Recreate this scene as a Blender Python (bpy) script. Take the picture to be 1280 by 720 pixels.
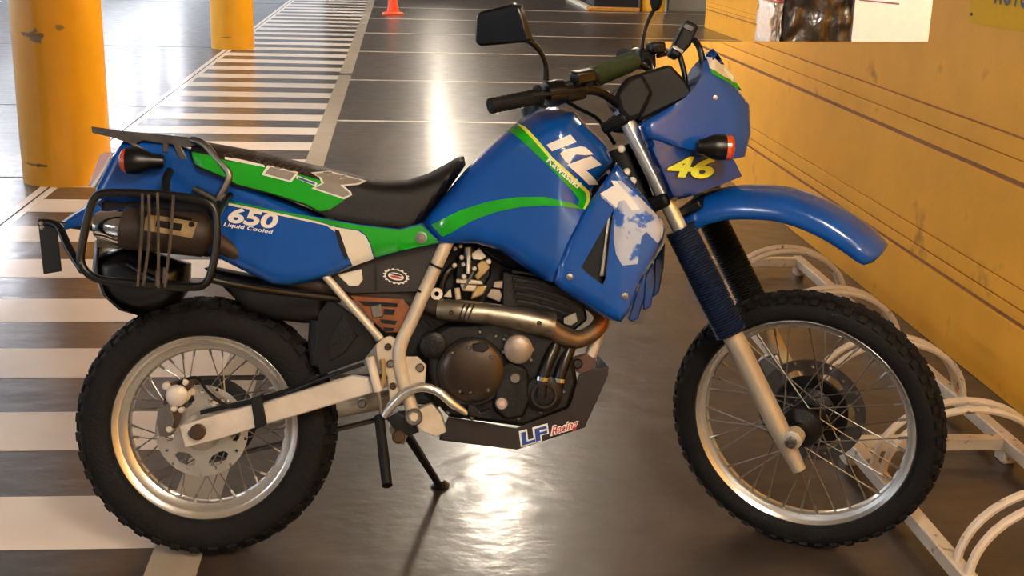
import bpy, bmesh, math, random
from math import sin, cos, pi, radians as R, sqrt
from mathutils import Vector, Matrix
from mathutils.geometry import delaunay_2d_cdt
random.seed(7)
for o in list(bpy.data.objects): bpy.data.objects.remove(o)
SC = bpy.context.scene
COL = SC.collection

# ------------------------------------------------------------------ camera
F, PIT, ROL, YAW, H = 1558.2, 0.28739, 0.02874, 0.09330, 1.5424     # focal in px of a 1280x720 frame
_r0 = Vector((cos(YAW), -sin(YAW), 0)); _f0 = Vector((sin(YAW), cos(YAW), 0)); _up = Vector((0, 0, 1))
FWD = cos(PIT)*_f0 - sin(PIT)*_up
_d0 = -sin(PIT)*_f0 - cos(PIT)*_up
RGT = cos(ROL)*_r0 - sin(ROL)*_d0
DWN = sin(ROL)*_r0 + cos(ROL)*_d0
CAM = Vector((0, 0, H))
cd = bpy.data.cameras.new('camera'); cam = bpy.data.objects.new('camera', cd); COL.objects.link(cam)
cd.sensor_width = 36; cd.lens = F/1280*36; cd.clip_end = 300
cam.matrix_world = Matrix(((RGT.x, -DWN.x, -FWD.x, 0), (RGT.y, -DWN.y, -FWD.y, 0), (RGT.z, -DWN.z, -FWD.z, H), (0, 0, 0, 1)))
SC.camera = cam

# ------------------------------------------------------------------ world, light, exposure
W = bpy.data.worlds.new('world'); SC.world = W; W.use_nodes = True
W.node_tree.nodes['Background'].inputs[0].default_value = (0.80, 0.88, 1.0, 1)
W.node_tree.nodes['Background'].inputs[1].default_value = 0.5
SC.view_settings.view_transform = 'Standard'; SC.view_settings.look = 'None'
SC.view_settings.exposure = 1.6; SC.view_settings.gamma = 1.0; SC.view_settings.use_curve_mapping = False
TUBE = 96.0      # emission of a fluorescent tube
CEIL = 2.75

# ------------------------------------------------------------------ helpers
def lin(c):
    if isinstance(c, str):
        c = [int(c[i:i+2], 16)/255 for i in (0, 2, 4)]
        c = [x/12.92 if x <= .04045 else ((x+.055)/1.055)**2.4 for x in c]
    return (*c[:3], 1)

def mat(name, col, rough=.5, metal=0, coat=0, vary=.0, vscale=20, bump=0, bscale=200, dirt=None, dscale=6, dlo=.55, dhi=.7, spec=.5):
    m = bpy.data.materials.new(name); m.use_nodes = True
    nt = m.node_tree; n = nt.nodes; l = nt.links; b = n['Principled BSDF']
    c = lin(col)
    b.inputs['Base Color'].default_value = c; b.inputs['Roughness'].default_value = rough
    b.inputs['Metallic'].default_value = metal; b.inputs['Coat Weight'].default_value = coat
    b.inputs['Coat Roughness'].default_value = .06; b.inputs['Specular IOR Level'].default_value = spec
    tc = n.new('ShaderNodeTexCoord')
    out = None
    if vary:
        t = n.new('ShaderNodeTexNoise'); t.inputs['Scale'].default_value = vscale; t.inputs['Detail'].default_value = 5
        l.new(tc.outputs['Object'], t.inputs['Vector'])
        r = n.new('ShaderNodeMapRange'); r.inputs[1].default_value = .3; r.inputs[2].default_value = .7
        r.inputs[3].default_value = 1-vary; r.inputs[4].default_value = 1+vary
        l.new(t.outputs[0], r.inputs[0])
        x = n.new('ShaderNodeVectorMath'); x.operation = 'SCALE'; x.inputs[0].default_value = c[:3]
        l.new(r.outputs[0], x.inputs['Scale']); out = x.outputs[0]
    if dirt:
        t = n.new('ShaderNodeTexNoise'); t.inputs['Scale'].default_value = dscale; t.inputs['Detail'].default_value = 8
        l.new(tc.outputs['Object'], t.inputs['Vector'])
        r = n.new('ShaderNodeMapRange'); r.inputs[1].default_value = dlo; r.inputs[2].default_value = dhi
        l.new(t.outputs[0], r.inputs[0])
        x = n.new('ShaderNodeMix'); x.data_type = 'RGBA'; x.inputs[7].default_value = lin(dirt)
        x.inputs[6].default_value = c
        l.new(r.outputs[0], x.inputs[0])
        if out: l.new(out, x.inputs[6])
        out = x.outputs[2]
    if out: l.new(out, b.inputs['Base Color'])
    if bump:
        t = n.new('ShaderNodeTexNoise'); t.inputs['Scale'].default_value = bscale; t.inputs['Detail'].default_value = 4
        l.new(tc.outputs['Object'], t.inputs['Vector'])
        k = n.new('ShaderNodeBump'); k.inputs['Strength'].default_value = bump; k.inputs['Distance'].default_value = .01
        l.new(t.outputs[0], k.inputs['Height']); l.new(k.outputs[0], b.inputs['Normal'])
    return m

def emis(name, col, s):
    m = bpy.data.materials.new(name); m.use_nodes = True; b = m.node_tree.nodes['Principled BSDF']
    b.inputs['Emission Color'].default_value = lin(col); b.inputs['Emission Strength'].default_value = s
    b.inputs['Base Color'].default_value = (1, 1, 1, 1)
    return m

def mk(name, vs, fs, m, parent=None, smooth=True, M=None, angle=38, bev=0, kind=None):
    me = bpy.data.meshes.new(name)
    me.from_pydata([tuple(v) for v in vs], [], [tuple(f) for f in fs]); me.update()
    bm = bmesh.new(); bm.from_mesh(me); bmesh.ops.recalc_face_normals(bm, faces=bm.faces); bm.to_mesh(me); bm.free()
    return mesh_obj(name, me, m, parent, smooth, M, angle, bev, kind)

def mesh_obj(name, me, m, parent=None, smooth=True, M=None, angle=38, bev=0, kind=None):
    if m and not me.materials: me.materials.append(m)
    if smooth:
        for p in me.polygons: p.use_smooth = True
        me.set_sharp_from_angle(angle=R(angle))
    o = bpy.data.objects.new(name, me); COL.objects.link(o)
    if parent: o.parent = parent
    if M is not None: o.matrix_local = M
    if bev:
        b = o.modifiers.new('bevel', 'BEVEL'); b.width = bev; b.segments = 2; b.limit_method = 'ANGLE'; b.angle_limit = R(35)
    if kind: o['kind'] = kind
    return o

def tag(o, label, cat, group=None):
    o['label'] = label; o['category'] = cat
    if group: o['group'] = group
    return o

def empty(name, loc=(0, 0, 0)):
    o = bpy.data.objects.new(name, None); COL.objects.link(o); o.location = loc; o.empty_display_size = .1
    return o

def boxg(a, b):
    x0, y0, z0 = a; x1, y1, z1 = b
    return [(x0,y0,z0),(x1,y0,z0),(x1,y1,z0),(x0,y1,z0),(x0,y0,z1),(x1,y0,z1),(x1,y1,z1),(x0,y1,z1)], \
           [(0,3,2,1),(4,5,6,7),(0,1,5,4),(1,2,6,5),(2,3,7,6),(3,0,4,7)]
def box(name, a, b, m, parent=None, bev=.0, M=None, kind=None):
    v, f = boxg(a, b); return mk(name, v, f, m, parent, bool(bev), M, bev=bev, kind=kind)

def obox(name, c, ax, size, m, parent=None, bev=.002, M=None):
    """box centred on c, ax = (long axis, up-ish axis), size = (length, width, height)"""
    a = Vector(ax[0]).normalized(); u = Vector(ax[1]); u = (u - a*u.dot(a)).normalized(); s = u.cross(a)
    c = Vector(c); vs = []
    v0, f = boxg((-.5, -.5, -.5), (.5, .5, .5))
    for x, y, z in v0: vs.append(c + a*x*size[0] + s*y*size[1] + u*z*size[2])
    return mk(name, vs, f, m, parent, bool(bev), M, bev=bev)

def spline(pts, n=6, closed=False):
    P = [Vector(p) for p in pts]; out = []; N = len(P)
    if N < 3: return P
    rng = range(N if closed else N-1)
    for i in rng:
        if closed: p0, p1, p2, p3 = P[i-1], P[i], P[(i+1) % N], P[(i+2) % N]
        else: p0, p1, p2, p3 = P[max(i-1, 0)], P[i], P[i+1], P[min(i+2, N-1)]
        for k in range(n):
            t = k/n
            out.append(.5*((2*p1)+(p2-p0)*t+(2*p0-5*p1+4*p2-p3)*t*t+(3*p1-p0-3*p2+p3)*t**3))
    if not closed: out.append(P[-1])
    return out

def tubeg(P, r, seg=10, closed=False):
    P = [Vector(p) for p in P]; N = len(P); rs = r if isinstance(r, (list, tuple)) else [r]*N
    if len(rs) != N: rs = [rs[0] + (rs[-1]-rs[0])*i/(N-1) for i in range(N)] if len(rs) == 2 else \
        [rs[min(int(i/(N-1)*(len(rs)-1)), len(rs)-2)] + (rs[min(int(i/(N-1)*(len(rs)-1)), len(rs)-2)+1]-rs[min(int(i/(N-1)*(len(rs)-1)), len(rs)-2)])*((i/(N-1)*(len(rs)-1)) - min(int(i/(N-1)*(len(rs)-1)), len(rs)-2)) for i in range(N)]
    T = []
    for i in range(N):
        a = P[i-1] if (i or closed) else P[0]; b = P[(i+1) % N] if (i < N-1 or closed) else P[-1]
        T.append((b-a).normalized())
    u = T[0].orthogonal().normalized(); vs = []; fs = []
    for i in range(N):
        u = (u - T[i]*u.dot(T[i])).normalized(); w = T[i].cross(u)
        for k in range(seg):
            a = 2*pi*k/seg; vs.append(P[i] + (u*cos(a)+w*sin(a))*rs[i])
    for i in range(N if closed else N-1):
        j = (i+1) % N
        off = 0
        if closed and j == 0:      # best twist match
            off = min(range(seg), key=lambda q: (vs[i*seg]-vs[q]).length)
        for k in range(seg):
            fs.append((i*seg+k, i*seg+(k+1) % seg, j*seg+(k+1+off) % seg, j*seg+(k+off) % seg))
    if not closed:
        fs.append(tuple(range(seg))[::-1]); fs.append(tuple((N-1)*seg+k for k in range(seg)))
    return vs, fs
def tube(name, pts, r, m, parent=None, seg=10, closed=False, smooth=6, M=None):
    P = spline(pts, smooth, closed) if smooth and len(pts) > 2 else pts
    v, f = tubeg(P, r, seg, closed); return mk(name, v, f, m, parent, True, M, angle=50)

def latheg(prof, c, axis, seg=24, closed=False):
    """prof: (radius, height along axis); closed ring profile or open with caps"""
    ax = Vector(axis).normalized(); u = ax.orthogonal().normalized(); w = ax.cross(u); c = Vector(c)
    vs = []; fs = []; n = len(prof)
    for r, h in prof:
        for k in range(seg):
            a = 2*pi*k/seg; vs.append(c + ax*h + (u*cos(a)+w*sin(a))*r)
    for i in range(n if closed else n-1):
        j = (i+1) % n
        for k in range(seg): fs.append((i*seg+k, i*seg+(k+1) % seg, j*seg+(k+1) % seg, j*seg+k))
    if not closed:
        if prof[0][0] > 1e-5: fs.append(tuple(range(seg))[::-1])
        if prof[-1][0] > 1e-5: fs.append(tuple((n-1)*seg+k for k in range(seg)))
    return vs, fs
def lathe(name, prof, c, axis, m, parent=None, seg=24, closed=False, M=None, angle=35):
    v, f = latheg(prof, c, axis, seg, closed); return mk(name, v, f, m, parent, True, M, angle=angle)

def join(*gs):
    V = []; Fc = []
    for v, f in gs:
        b = len(V); V += [Vector(x) for x in v]; Fc += [tuple(i+b for i in q) for q in f]
    return V, Fc

# ------------------------------------------------------------------ materials
M_ = {}
def D(k, *a, **kw): M_[k] = mat(k, *a, **kw); return M_[k]
D('blue', '054a9e', .22, coat=.4, vary=.06, vscale=3)
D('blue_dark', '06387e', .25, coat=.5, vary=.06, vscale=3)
D('green', '10a015', .25, coat=.5, vary=.05)
D('cream', 'e9e4d2', .35, vary=.04)
D('decal_white', 'f0efea', .35, vary=.03)
D('decal_grey', '8a857e', .35, vary=.05)
D('ink_blue', '061638', .35, vary=.05)
D('lime', 'dde650', .35, vary=.04)
D('red', 'c23326', .35, vary=.05)
D('decal_blue', '23479a', .35, vary=.05)
D('seat', '0c0b0b', .55, vary=.2, vscale=60, bump=.25, bscale=500)
D('seat_rear', '241b17', .45, vary=.2, vscale=60, bump=.2, bscale=400)
D('black', '070708', .33, vary=.2)
D('black_matte', '0b0a0a', .6, vary=.25, vscale=30, spec=.35)
D('rubber', '0d0c0c', .75, vary=.35, vscale=25, bump=.3, bscale=120, spec=.3)
D('alu', 'e2ded6', .27, .8, vary=.08, vscale=12)
D('alu_rough', 'dbd1c4', .5, .25, vary=.15, vscale=14, bump=.1)
D('alu_fork', 'cfc3ae', .4, .5, vary=.1, vscale=10)
D('chrome', 'dcdcdc', .08, 1, vary=.03)
D('fork_chrome', 'eeeeee', .22, .7, vary=.03)
D('steel', '8d8983', .35, 1, vary=.12)
D('rack_steel', '6a655f', .35, .9, vary=.2, vscale=40)
D('frame_silver', 'd6c9b4', .4, .25, vary=.12, vscale=18)
D('exhaust', '9a917f', .38, .9, vary=.2, vscale=18, dirt='5b4a35', dscale=14)
D('rust', '8a5230', .6, .4, vary=.3, vscale=25)
D('rust_pipe', '75614a', .42, .7, vary=.3, vscale=30, dirt='a0602c', dscale=12)
D('shield', '3a2e26', .5, .3, vary=.2)
D('case', '12100f', .4, .35, vary=.25, vscale=30, bump=.15, bscale=150)
D('clutch', '4a4038', .32, .85, vary=.25, vscale=12)
D('airbox', '211b19', .5, vary=.15)
D('bash', '27211f', .55, .3, vary=.2, vscale=25)
D('amber', 'd2501a', .25, coat=.4, vary=.05)
D('red_lens', 'd9b4b6', .12, coat=.8, vary=.05)  # white reflection on the red tail light painted into the pale colour
D('gaiter', '0a1a38', .5, vary=.15)
D('worn', 'aab2c4', .3, metal=.2, vary=.1, dirt='1450a8', dscale=28, dlo=.5, dhi=.56)
D('mirror_glass', '22201f', .25, vary=.05)
D('pad_green', '22360e', .8, vary=.25, vscale=60)
D('cord', '4a4038', .8, vary=.2, vscale=80)
D('tan_metal', 'b49a6c', .45, .6, vary=.2)
D('brown_bolt', '4e3b2b', .5, .5, vary=.2)
D('seat_print', '5a4c44', .4, vary=.1)
D('cap_metal', '9d9085', .42, .55, vary=.1)
D('mount_brown', '5e4038', .6, .2, vary=.2)
D('rack_white', 'd8c8b2', .45, vary=.12, vscale=8, dirt='7a5a3c', dscale=22, dlo=.62, dhi=.7)
D('cone', 'f2501c', .5, vary=.05)
D('wall_yellow', 'f4ae2a', .6, spec=.3, vary=.05, vscale=5, bump=.12, bscale=60, dirt='a06a20', dscale=5, dlo=.64, dhi=.8)
D('groove_shade', 'a5691f', .6, vary=.2)  # wall paint darkened, the recess shade is put into the colour
D('sign_yellow', 'eab408', .7, spec=.2, vary=.03)
D('ink', '2a1408', .5, vary=.1)
D('carton', 'f6f2ee', .6, vary=.03)
D('plastic_black', '121010', .28, coat=.6, vary=.3, vscale=10, bump=1.0, bscale=14)
D('plastic_clear', 'cfcac4', .2, vary=.1, bump=1.0, bscale=18)
D('pink', 'c86a60', .4, vary=.1, bump=.6, bscale=20)
D('grey_wall', '8b8375', .7, vary=.06)
D('ceiling', 'c4c0b8', .8, vary=.05)
D('navy', '16141f', .4, vary=.2)
D('kerb', 'c98a38', .5, vary=.1)
D('fixture', 'd9d9d6', .4, vary=.02)
D('joint', '3a332c', .8, vary=.2)

def floor_mat(name, c1, c2, rough, sx=1.0, bump=.06):
    m = bpy.data.materials.new(name); m.use_nodes = True; nt = m.node_tree; n = nt.nodes; l = nt.links; b = n['Principled BSDF']
    tc = n.new('ShaderNodeTexCoord'); mp = n.new('ShaderNodeMapping'); l.new(tc.outputs['Object'], mp.inputs[0])
    mp.inputs['Scale'].default_value = (sx, 1.5, 1)
    a = n.new('ShaderNodeTexNoise'); a.inputs['Scale'].default_value = 1.6; a.inputs['Detail'].default_value = 9; a.inputs['Roughness'].default_value = .62
    l.new(mp.outputs[0], a.inputs['Vector'])
    r = n.new('ShaderNodeValToRGB'); r.color_ramp.elements[0].position = .33; r.color_ramp.elements[1].position = .7
    r.color_ramp.elements[0].color = lin(c1); r.color_ramp.elements[1].color = lin(c2)
    l.new(a.outputs[0], r.inputs[0]); l.new(r.outputs[0], b.inputs['Base Color'])
    g = n.new('ShaderNodeTexNoise'); g.inputs['Scale'].default_value = 7; g.inputs['Detail'].default_value = 6
    l.new(mp.outputs[0], g.inputs['Vector'])
    q = n.new('ShaderNodeMapRange'); q.inputs[1].default_value = .3; q.inputs[2].default_value = .7
    q.inputs[3].default_value = rough*.85; q.inputs[4].default_value = rough*1.2
    l.new(g.outputs[0], q.inputs[0]); l.new(q.outputs[0], b.inputs['Roughness'])
    h = n.new('ShaderNodeTexNoise'); h.inputs['Scale'].default_value = 9; h.inputs['Detail'].default_value = 7; l.new(mp.outputs[0], h.inputs['Vector'])
    k = n.new('ShaderNodeBump'); k.inputs['Strength'].default_value = bump; k.inputs['Distance'].default_value = .02
    l.new(h.outputs[0], k.inputs['Height']); l.new(k.outputs[0], b.inputs['Normal'])
    b.inputs['Specular IOR Level'].default_value = .6
    b.inputs['Coat Weight'].default_value = .28; b.inputs['Coat Roughness'].default_value = .15
    l.new(k.outputs[0], b.inputs['Coat Normal'])
    return m
M_['floor'] = floor_mat('polished_concrete', '2a231f', '4b4038', .34, bump=.16)
M_['paint'] = floor_mat('floor_paint', 'e6dacd', 'f0e6da', .38)
M_['paint_line'] = floor_mat('floor_paint_line', 'a89b86', 'b8ac98', .36)

# ------------------------------------------------------------------ the setting
X0, X1, Y0, Y1 = -14.0, 9.0, -5.0, 42.0
fl = box('floor', (X0, Y0, -.2), (X1, Y1, 0), M_['floor']); fl['kind'] = 'structure'; fl['label'] = 'polished brown concrete garage floor with painted crossing'
LIFT = .0012
def paint(name, x0, x1, y0, y1, m, z=LIFT):
    o = box(name, (x0, y0, 0), (x1, y1, z), m, fl)
    return o
for k in range(-2, 37):
    y = 2.888 + .606*k + .0015*k*k
    paint('painted_stripe', -1.95, -.61, y, y+.3+.0008*max(k, 0), M_['paint'])
paint('border_line', -.615, -.49, 1.2, 12.66, M_['paint_line'], .0018)
paint('border_line', -.615, -.49, 12.82, 27, M_['paint_line'], .0018)
paint('border_line', -2.05, -1.95, 1.2, 27, M_['paint'], .0018)
for y in (9.78, 12.32, 15.0, 17.45, 20.0, 22.5):
    paint('parking_line', -.49, 2.0 if y < 10.3 else 7.5, y-.025, y+.025, M_['paint'], .0015)
for y in (7.47, 15.12, 22.8):
    paint('floor_joint', X0+.1, -2.05, y-.012, y+.012, M_['joint'])
paint('floor_joint', X0+.1, -2.06, 10.35, 10.37, M_['joint'])
paint('floor_joint', -2.004, -1.992, 1.2, 27, M_['joint'], .0024)

ce = box('ceiling', (X0, Y0, CEIL+.25), (X1, Y1, CEIL+.4), M_['ceiling']); ce['kind'] = 'structure'
for nm, a, b in (('wall_back', (X0, Y0-.2, 0), (X1, Y0, CEIL+.4)), ('wall_far', (-2.5, Y1, 0), (X1, Y1+.2, CEIL+.4)), ('wall_east', (X1, Y0, 0), (X1+.2, Y1, CEIL+.4))):
    w = box(nm, a, b, M_['grey_wall']); w['kind'] = 'structure'

# yellow ramp wall: full height near the camera, then a parapet whose top falls with the ramp behind it
XW, TH, YS, YE = 2.073, .2, 4.838, 10.18
ztop = lambda y: 1.125 - (y-YS)*.0945
def prism_x(name, poly, x0, x1, m, parent=None, bev=0):
    n = len(poly); v = [(x0, y, z) for y, z in poly] + [(x1, y, z) for y, z in poly]
    f = [tuple(range(n)), tuple(range(2*n-1, n-1, -1))] + [(i, (i+1) % n, n+(i+1) % n, n+i) for i in range(n)]
    return mk(name, v, f, m, parent, bool(bev), bev=bev)
wall = prism_x('wall_right', [(-4, 0), (YE-.004, 0), (YE-.004, ztop(YE)-.004), (YS-.004, 1.125-.004), (YS-.004, CEIL+.25), (-4, CEIL+.25)], XW+.008, XW+TH, M_['groove_shade'])
wall['kind'] = 'structure'; wall['label'] = 'yellow painted ramp wall with horizontal grooves'
yz = lambda z: min(YE, YS + (1.125-z)/.0945)
bands = [(0, .272, 0), (.290, .330, .003), (.336, .398, .003), (.402, .726, 0), (.746, .812, .004), (.816, .884, .004), (.891, CEIL+.25, 0)]
for z0, z1, pr in bands:
    if z1 < .62: poly = [(-4, z0), (YE, z0), (YE, z1), (-4, z1)]
    elif z0 < .62: poly = [(-4, z0), (YE, z0), (YE, ztop(YE)), (yz(z1), z1), (-4, z1)]
    elif z1 < 1.1: poly = [(-4, z0), (yz(z0), z0), (yz(z1), z1), (-4, z1)]
    else: poly = [(-4, z0), (yz(z0), z0), (YS, 1.125), (YS, z1), (-4, z1)]
    prism_x('wall_panel', poly, XW-pr, XW+.02, M_['wall_yellow'], wall, .0015)
# top cap of the parapet
prism_x('coping', [(YS, 1.122), (YE, ztop(YE)-.003), (YE, ztop(YE)), (YS, 1.125)], XW+.0, XW+TH+.001, M_['wall_yellow'], wall)
# ramp behind it, and the yellow wall beyond the ramp
rp = prism_x('floor_ramp', [(10.2, 0), (10.2, .002), (-4, .002+14.2*.0945), (-4, 0)], XW+TH, 4.75, M_['floor']); rp['kind'] = 'structure'
w2 = prism_x('wall_ramp', [(-4, 0), (19.6, 0), (19.6, CEIL+.25), (-4, CEIL+.25)], 4.76, 4.95, M_['groove_shade']); w2['kind'] = 'structure'
for z0, z1 in ((0, .272), (.29, .33), (.336, .398), (.402, .726), (.746, .812), (.816, .884), (.891, CEIL+.25)):
    prism_x('wall_panel', [(-4, z0), (19.6, z0), (19.6, z1), (-4, z1)], 4.75, 4.77, M_['wall_yellow'], w2, .0015)
w3 = box('wall_booth', (4.95, 23.3, 0), (X1, 23.5, CEIL+.25), M_['grey_wall']); w3['kind'] = 'structure'

# fluorescent fixtures under the ceiling, some added as fill
M_['tube'] = emis('tube_glow', 'fff1dc', TUBE)
M_['tube_cool'] = emis('tube_glow_cool', 'f2f5ff', TUBE*1.1)
def fixture(x, y, m, label):
    t = empty('ceiling_light', (x, y, CEIL))
    box('housing', (-.14, -.64, 0), (.14, .64, .07), M_['fixture'], t, .006)
    box('hanger', (-.01, -.5, .07), (.01, -.48, .25), M_['steel'], t); box('hanger', (-.01, .48, .07), (.01, .5, .25), M_['steel'], t)
    for s in (-.07, .07): tube('lamp_tube', [(s, -.6, -.018), (s, .6, -.018)], .016, m, t, 8)
    tag(t, label, 'light', 'fluorescent lights under the ceiling')
for x, ys, m in ((.75, (-3.0, 0.4, 8.9, 14.6, 20.3, 26), M_['tube']), (-5.6, (-3.0, 8.9, 14.6, 20.3, 26, 32), M_['tube_cool']), (3.4, (-1.5, 3.0, 6.2), M_['tube']), (6.6, (8.9, 20.3, 30), M_['tube'])):  # added fill: ramp row for the carton, lamp above camera for the motorcycle
    for y in ys: fixture(x, y, m, 'unseen twin tube fluorescent light hanging below the grey ceiling')
for y in (17.4, 23.3, 29): fixture(-5.6, y, M_['tube_cool'], 'unseen twin tube fluorescent light hanging below the grey ceiling')

# round yellow columns
def col_mat(name, marks):
    m = mat(name, 'f7b01a', .3, vary=.04, vscale=6, bump=.05, bscale=30, coat=.3)
    nt = m.node_tree; n = nt.nodes; l = nt.links; b = n['Principled BSDF']
    tc = n.new('ShaderNodeTexCoord'); src = b.inputs['Base Color'].links[0].from_socket
    for (ang, z, rx, rz, col) in marks:
        c = Vector((.25*cos(ang), .25*sin(ang), z))
        d = n.new('ShaderNodeVectorMath'); d.operation = 'SUBTRACT'; d.inputs[1].default_value = c; l.new(tc.outputs['Object'], d.inputs[0])
        s = n.new('ShaderNodeVectorMath'); s.operation = 'MULTIPLY'; s.inputs[1].default_value = (1/rx, 1/rx, 1/rz); l.new(d.outputs[0], s.inputs[0])
        nz = n.new('ShaderNodeTexNoise'); nz.inputs['Scale'].default_value = 28; nz.inputs['Detail'].default_value = 6; l.new(tc.outputs['Object'], nz.inputs[0])
        ln = n.new('ShaderNodeVectorMath'); ln.operation = 'LENGTH'; l.new(s.outputs[0], ln.inputs[0])
        ad = n.new('ShaderNodeMath'); ad.operation = 'MULTIPLY_ADD'; ad.inputs[1].default_value = 2.2; l.new(nz.outputs[0], ad.inputs[0]); l.new(ln.outputs['Value'], ad.inputs[2])
        mr = n.new('ShaderNodeMapRange'); mr.inputs[1].default_value = 1.75; mr.inputs[2].default_value = 2.0; mr.inputs[3].default_value = .85; mr.inputs[4].default_value = 0; l.new(ad.outputs[0], mr.inputs[0])
        mx = n.new('ShaderNodeMix'); mx.data_type = 'RGBA'; mx.inputs[7].default_value = lin(col); l.new(mr.outputs[0], mx.inputs[0]); l.new(src, mx.inputs[6]); src = mx.outputs[2]
    l.new(src, b.inputs['Base Color'])
    return m
def column(x, y, marks, label, r=.25):
    o = lathe('column', [(r, 0), (r, CEIL+.25)], (0, 0, 0), (0, 0, 1), col_mat('column_paint', marks), seg=64)
    o.location = (x, y, 0); tag(o, label, 'column', 'round yellow columns')
column(-1.955, 7.44, [(R(-103), .845, .05, .045, '7d7670'), (R(-110), .86, .10, .015, '8a6a30'), (R(-108), .125, .05, .012, '4a3418'), (R(-125), .125, .08, .006, '7a5520'), (R(-72), .9, .03, .02, '9a7a40')],
       'thick yellow round column with a grey paint chip beside the motorcycle')
column(-1.97, 15.13, [(R(-100), .14, .07, .01, '7a5520')], 'yellow round column standing in the striped crossing, faint scuff near its foot')
column(4.6, 23.1, [], 'distant yellow round column beside the grey booth wall', .225)

# traffic cone
t = empty('traffic_cone', (-.128, 20.9, 0))
lathe('cone_base', [(.175, 0), (.18, .01), (.17, .03), (.14, .04), (.10, .05)], (0, 0, 0), (0, 0, 1), M_['cone'], t, 32)
lathe('cone_body', [(.10, .045), (.085, .12), (.03, .5), (.024, .5)], (0, 0, 0), (0, 0, 1), M_['cone'], t, 32)
tag(t, 'small orange traffic cone standing on the grey floor', 'cone')

# dark trolley bay unit far away
t = empty('trolley_bay', (3.85, 22.9, 0))
box('kerb', (-.5, -.16, 0), (.45, .0, .07), M_['kerb'], t, .01)
box('kerb_side', (-.5, 0, 0), (-.38, 3, .07), M_['cream'], t, .01)
box('bin', (-.36, .02, .0), (.45, 1.0, .9), M_['navy'], t, .02)
tag(t, 'dark bin behind a low orange kerb beside the far column', 'bin')

# parcels standing on the ramp behind the parapet
def ground(px, py, z=0):
    r = FWD + RGT*((px-640)/F) + DWN*((py-360)/F); t = (z-H)/r.z; return CAM + r*t
def on_y(px, py, y):
    r = FWD + RGT*((px-640)/F) + DWN*((py-360)/F); return CAM + r*(y/r.y)
yb = 7.9; zr = .002 + (10.2-yb)*.0945
a = on_y(1064, 50, yb); b = on_y(1175, 50, yb)
t = empty('white_carton', (a.x, yb, zr))
w_ = b.x-a.x
box('carton_body', (0, 0, 0), (w_, .4, 1.3), M_['carton'], t, .004)
p = on_y(1074, 0, yb); q = on_y(1124, 5, yb)
mk('printed_stripe', [(p.x-a.x, -.001, p.z-zr+.004), (q.x-a.x, -.001, q.z-zr+.006), (q.x-a.x, -.001, q.z-zr-.006), (p.x-a.x, -.001, p.z-zr-.004)], [(0, 1, 2, 3)], mat('purple_print', '7a5a78', .5), t, False)
tag(t, 'plain white carton with a purple printed line on the ramp wall', 'box')
c = on_y(979, 50, yb)
def wrapped(name, x0, x1, m, label, dz=1.25, y0=yb, d=.35):
    nx, nz = 14, 26; vs = []; fs = []
    per = []
    for i in range(nx): per.append((x0+(x1-x0)*i/nx, 0))
    for i in range(6): per.append((x1, d*i/6))
    for i in range(nx): per.append((x1-(x1-x0)*i/nx, d))
    for i in range(6): per.append((x0, d-d*i/6))
    n = len(per)
    for k in range(nz+1):
        for (x, y) in per:
            j = .03
            vs.append((x+random.uniform(-j, j)*.15, y+random.uniform(-j, j), dz*k/nz))
    for k in range(nz):
        for i in range(n): fs.append((k*n+i, k*n+(i+1) % n, (k+1)*n+(i+1) % n, (k+1)*n+i))
    fs.append(tuple(range(n))[::-1]); fs.append(tuple(nz*n+i for i in range(n)))
    o = mk(name, vs, fs, m, None, True, angle=180); o.location = (0, y0, zr)
    tag(o, label, 'parcel'); return o
wrapped('wrapped_parcel', c.x, a.x-.012, M_['plastic_black'], 'black parcel in crumpled shiny plastic wrap beside the white carton')
c2 = on_y(963, 50, yb)
wrapped('clear_wrapped_parcel', c2.x, c.x-.02, M_['plastic_clear'], 'narrow parcel in crumpled clear wrap with a pink top', .86)
o = wrapped('pink_packet', c2.x+.02, c.x-.02, M_['pink'], 'pink packet above clear wrapped parcel, beside the black one', .35); o.location.z = zr+.865

# yellow sign on the wall
def on_wall(px, py, x=XW):
    r = FWD + RGT*((px-640)/F) + DWN*((py-360)/F); return CAM + r*(x/r.x)
def rrect(w, h, r, n=6):
    P = []
    for cx, cy, a0 in ((w-r, h-r, 0), (r, h-r, 90), (r, r, 180), (w-r, r, 270)):
        for i in range(n+1): a = R(a0+90*i/n); P.append((cx+r*cos(a), cy+r*sin(a)))
    return P
s0 = on_wall(1211, 27)
t = empty('wall_sign', (XW, s0.y, 1.228))
P = rrect(.62, .42, .035)
mk('sign_board', [(-.004, -x, y) for x, y in P] + [(0.0, -x, y) for x, y in P], [tuple(range(len(P))), tuple(range(2*len(P)-1, len(P)-1, -1))] + [(i, (i+1) % len(P), len(P)+(i+1) % len(P), len(P)+i) for i in range(len(P))], M_['sign_yellow'], t)
lathe('screw', [(.006, 0), (.006, .003)], (-.004, -.025, .03), (-1, 0, 0), M_['ink'], t, 10)
tag(t, 'yellow rounded sign with dark lettering on the yellow wall', 'sign')

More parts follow.
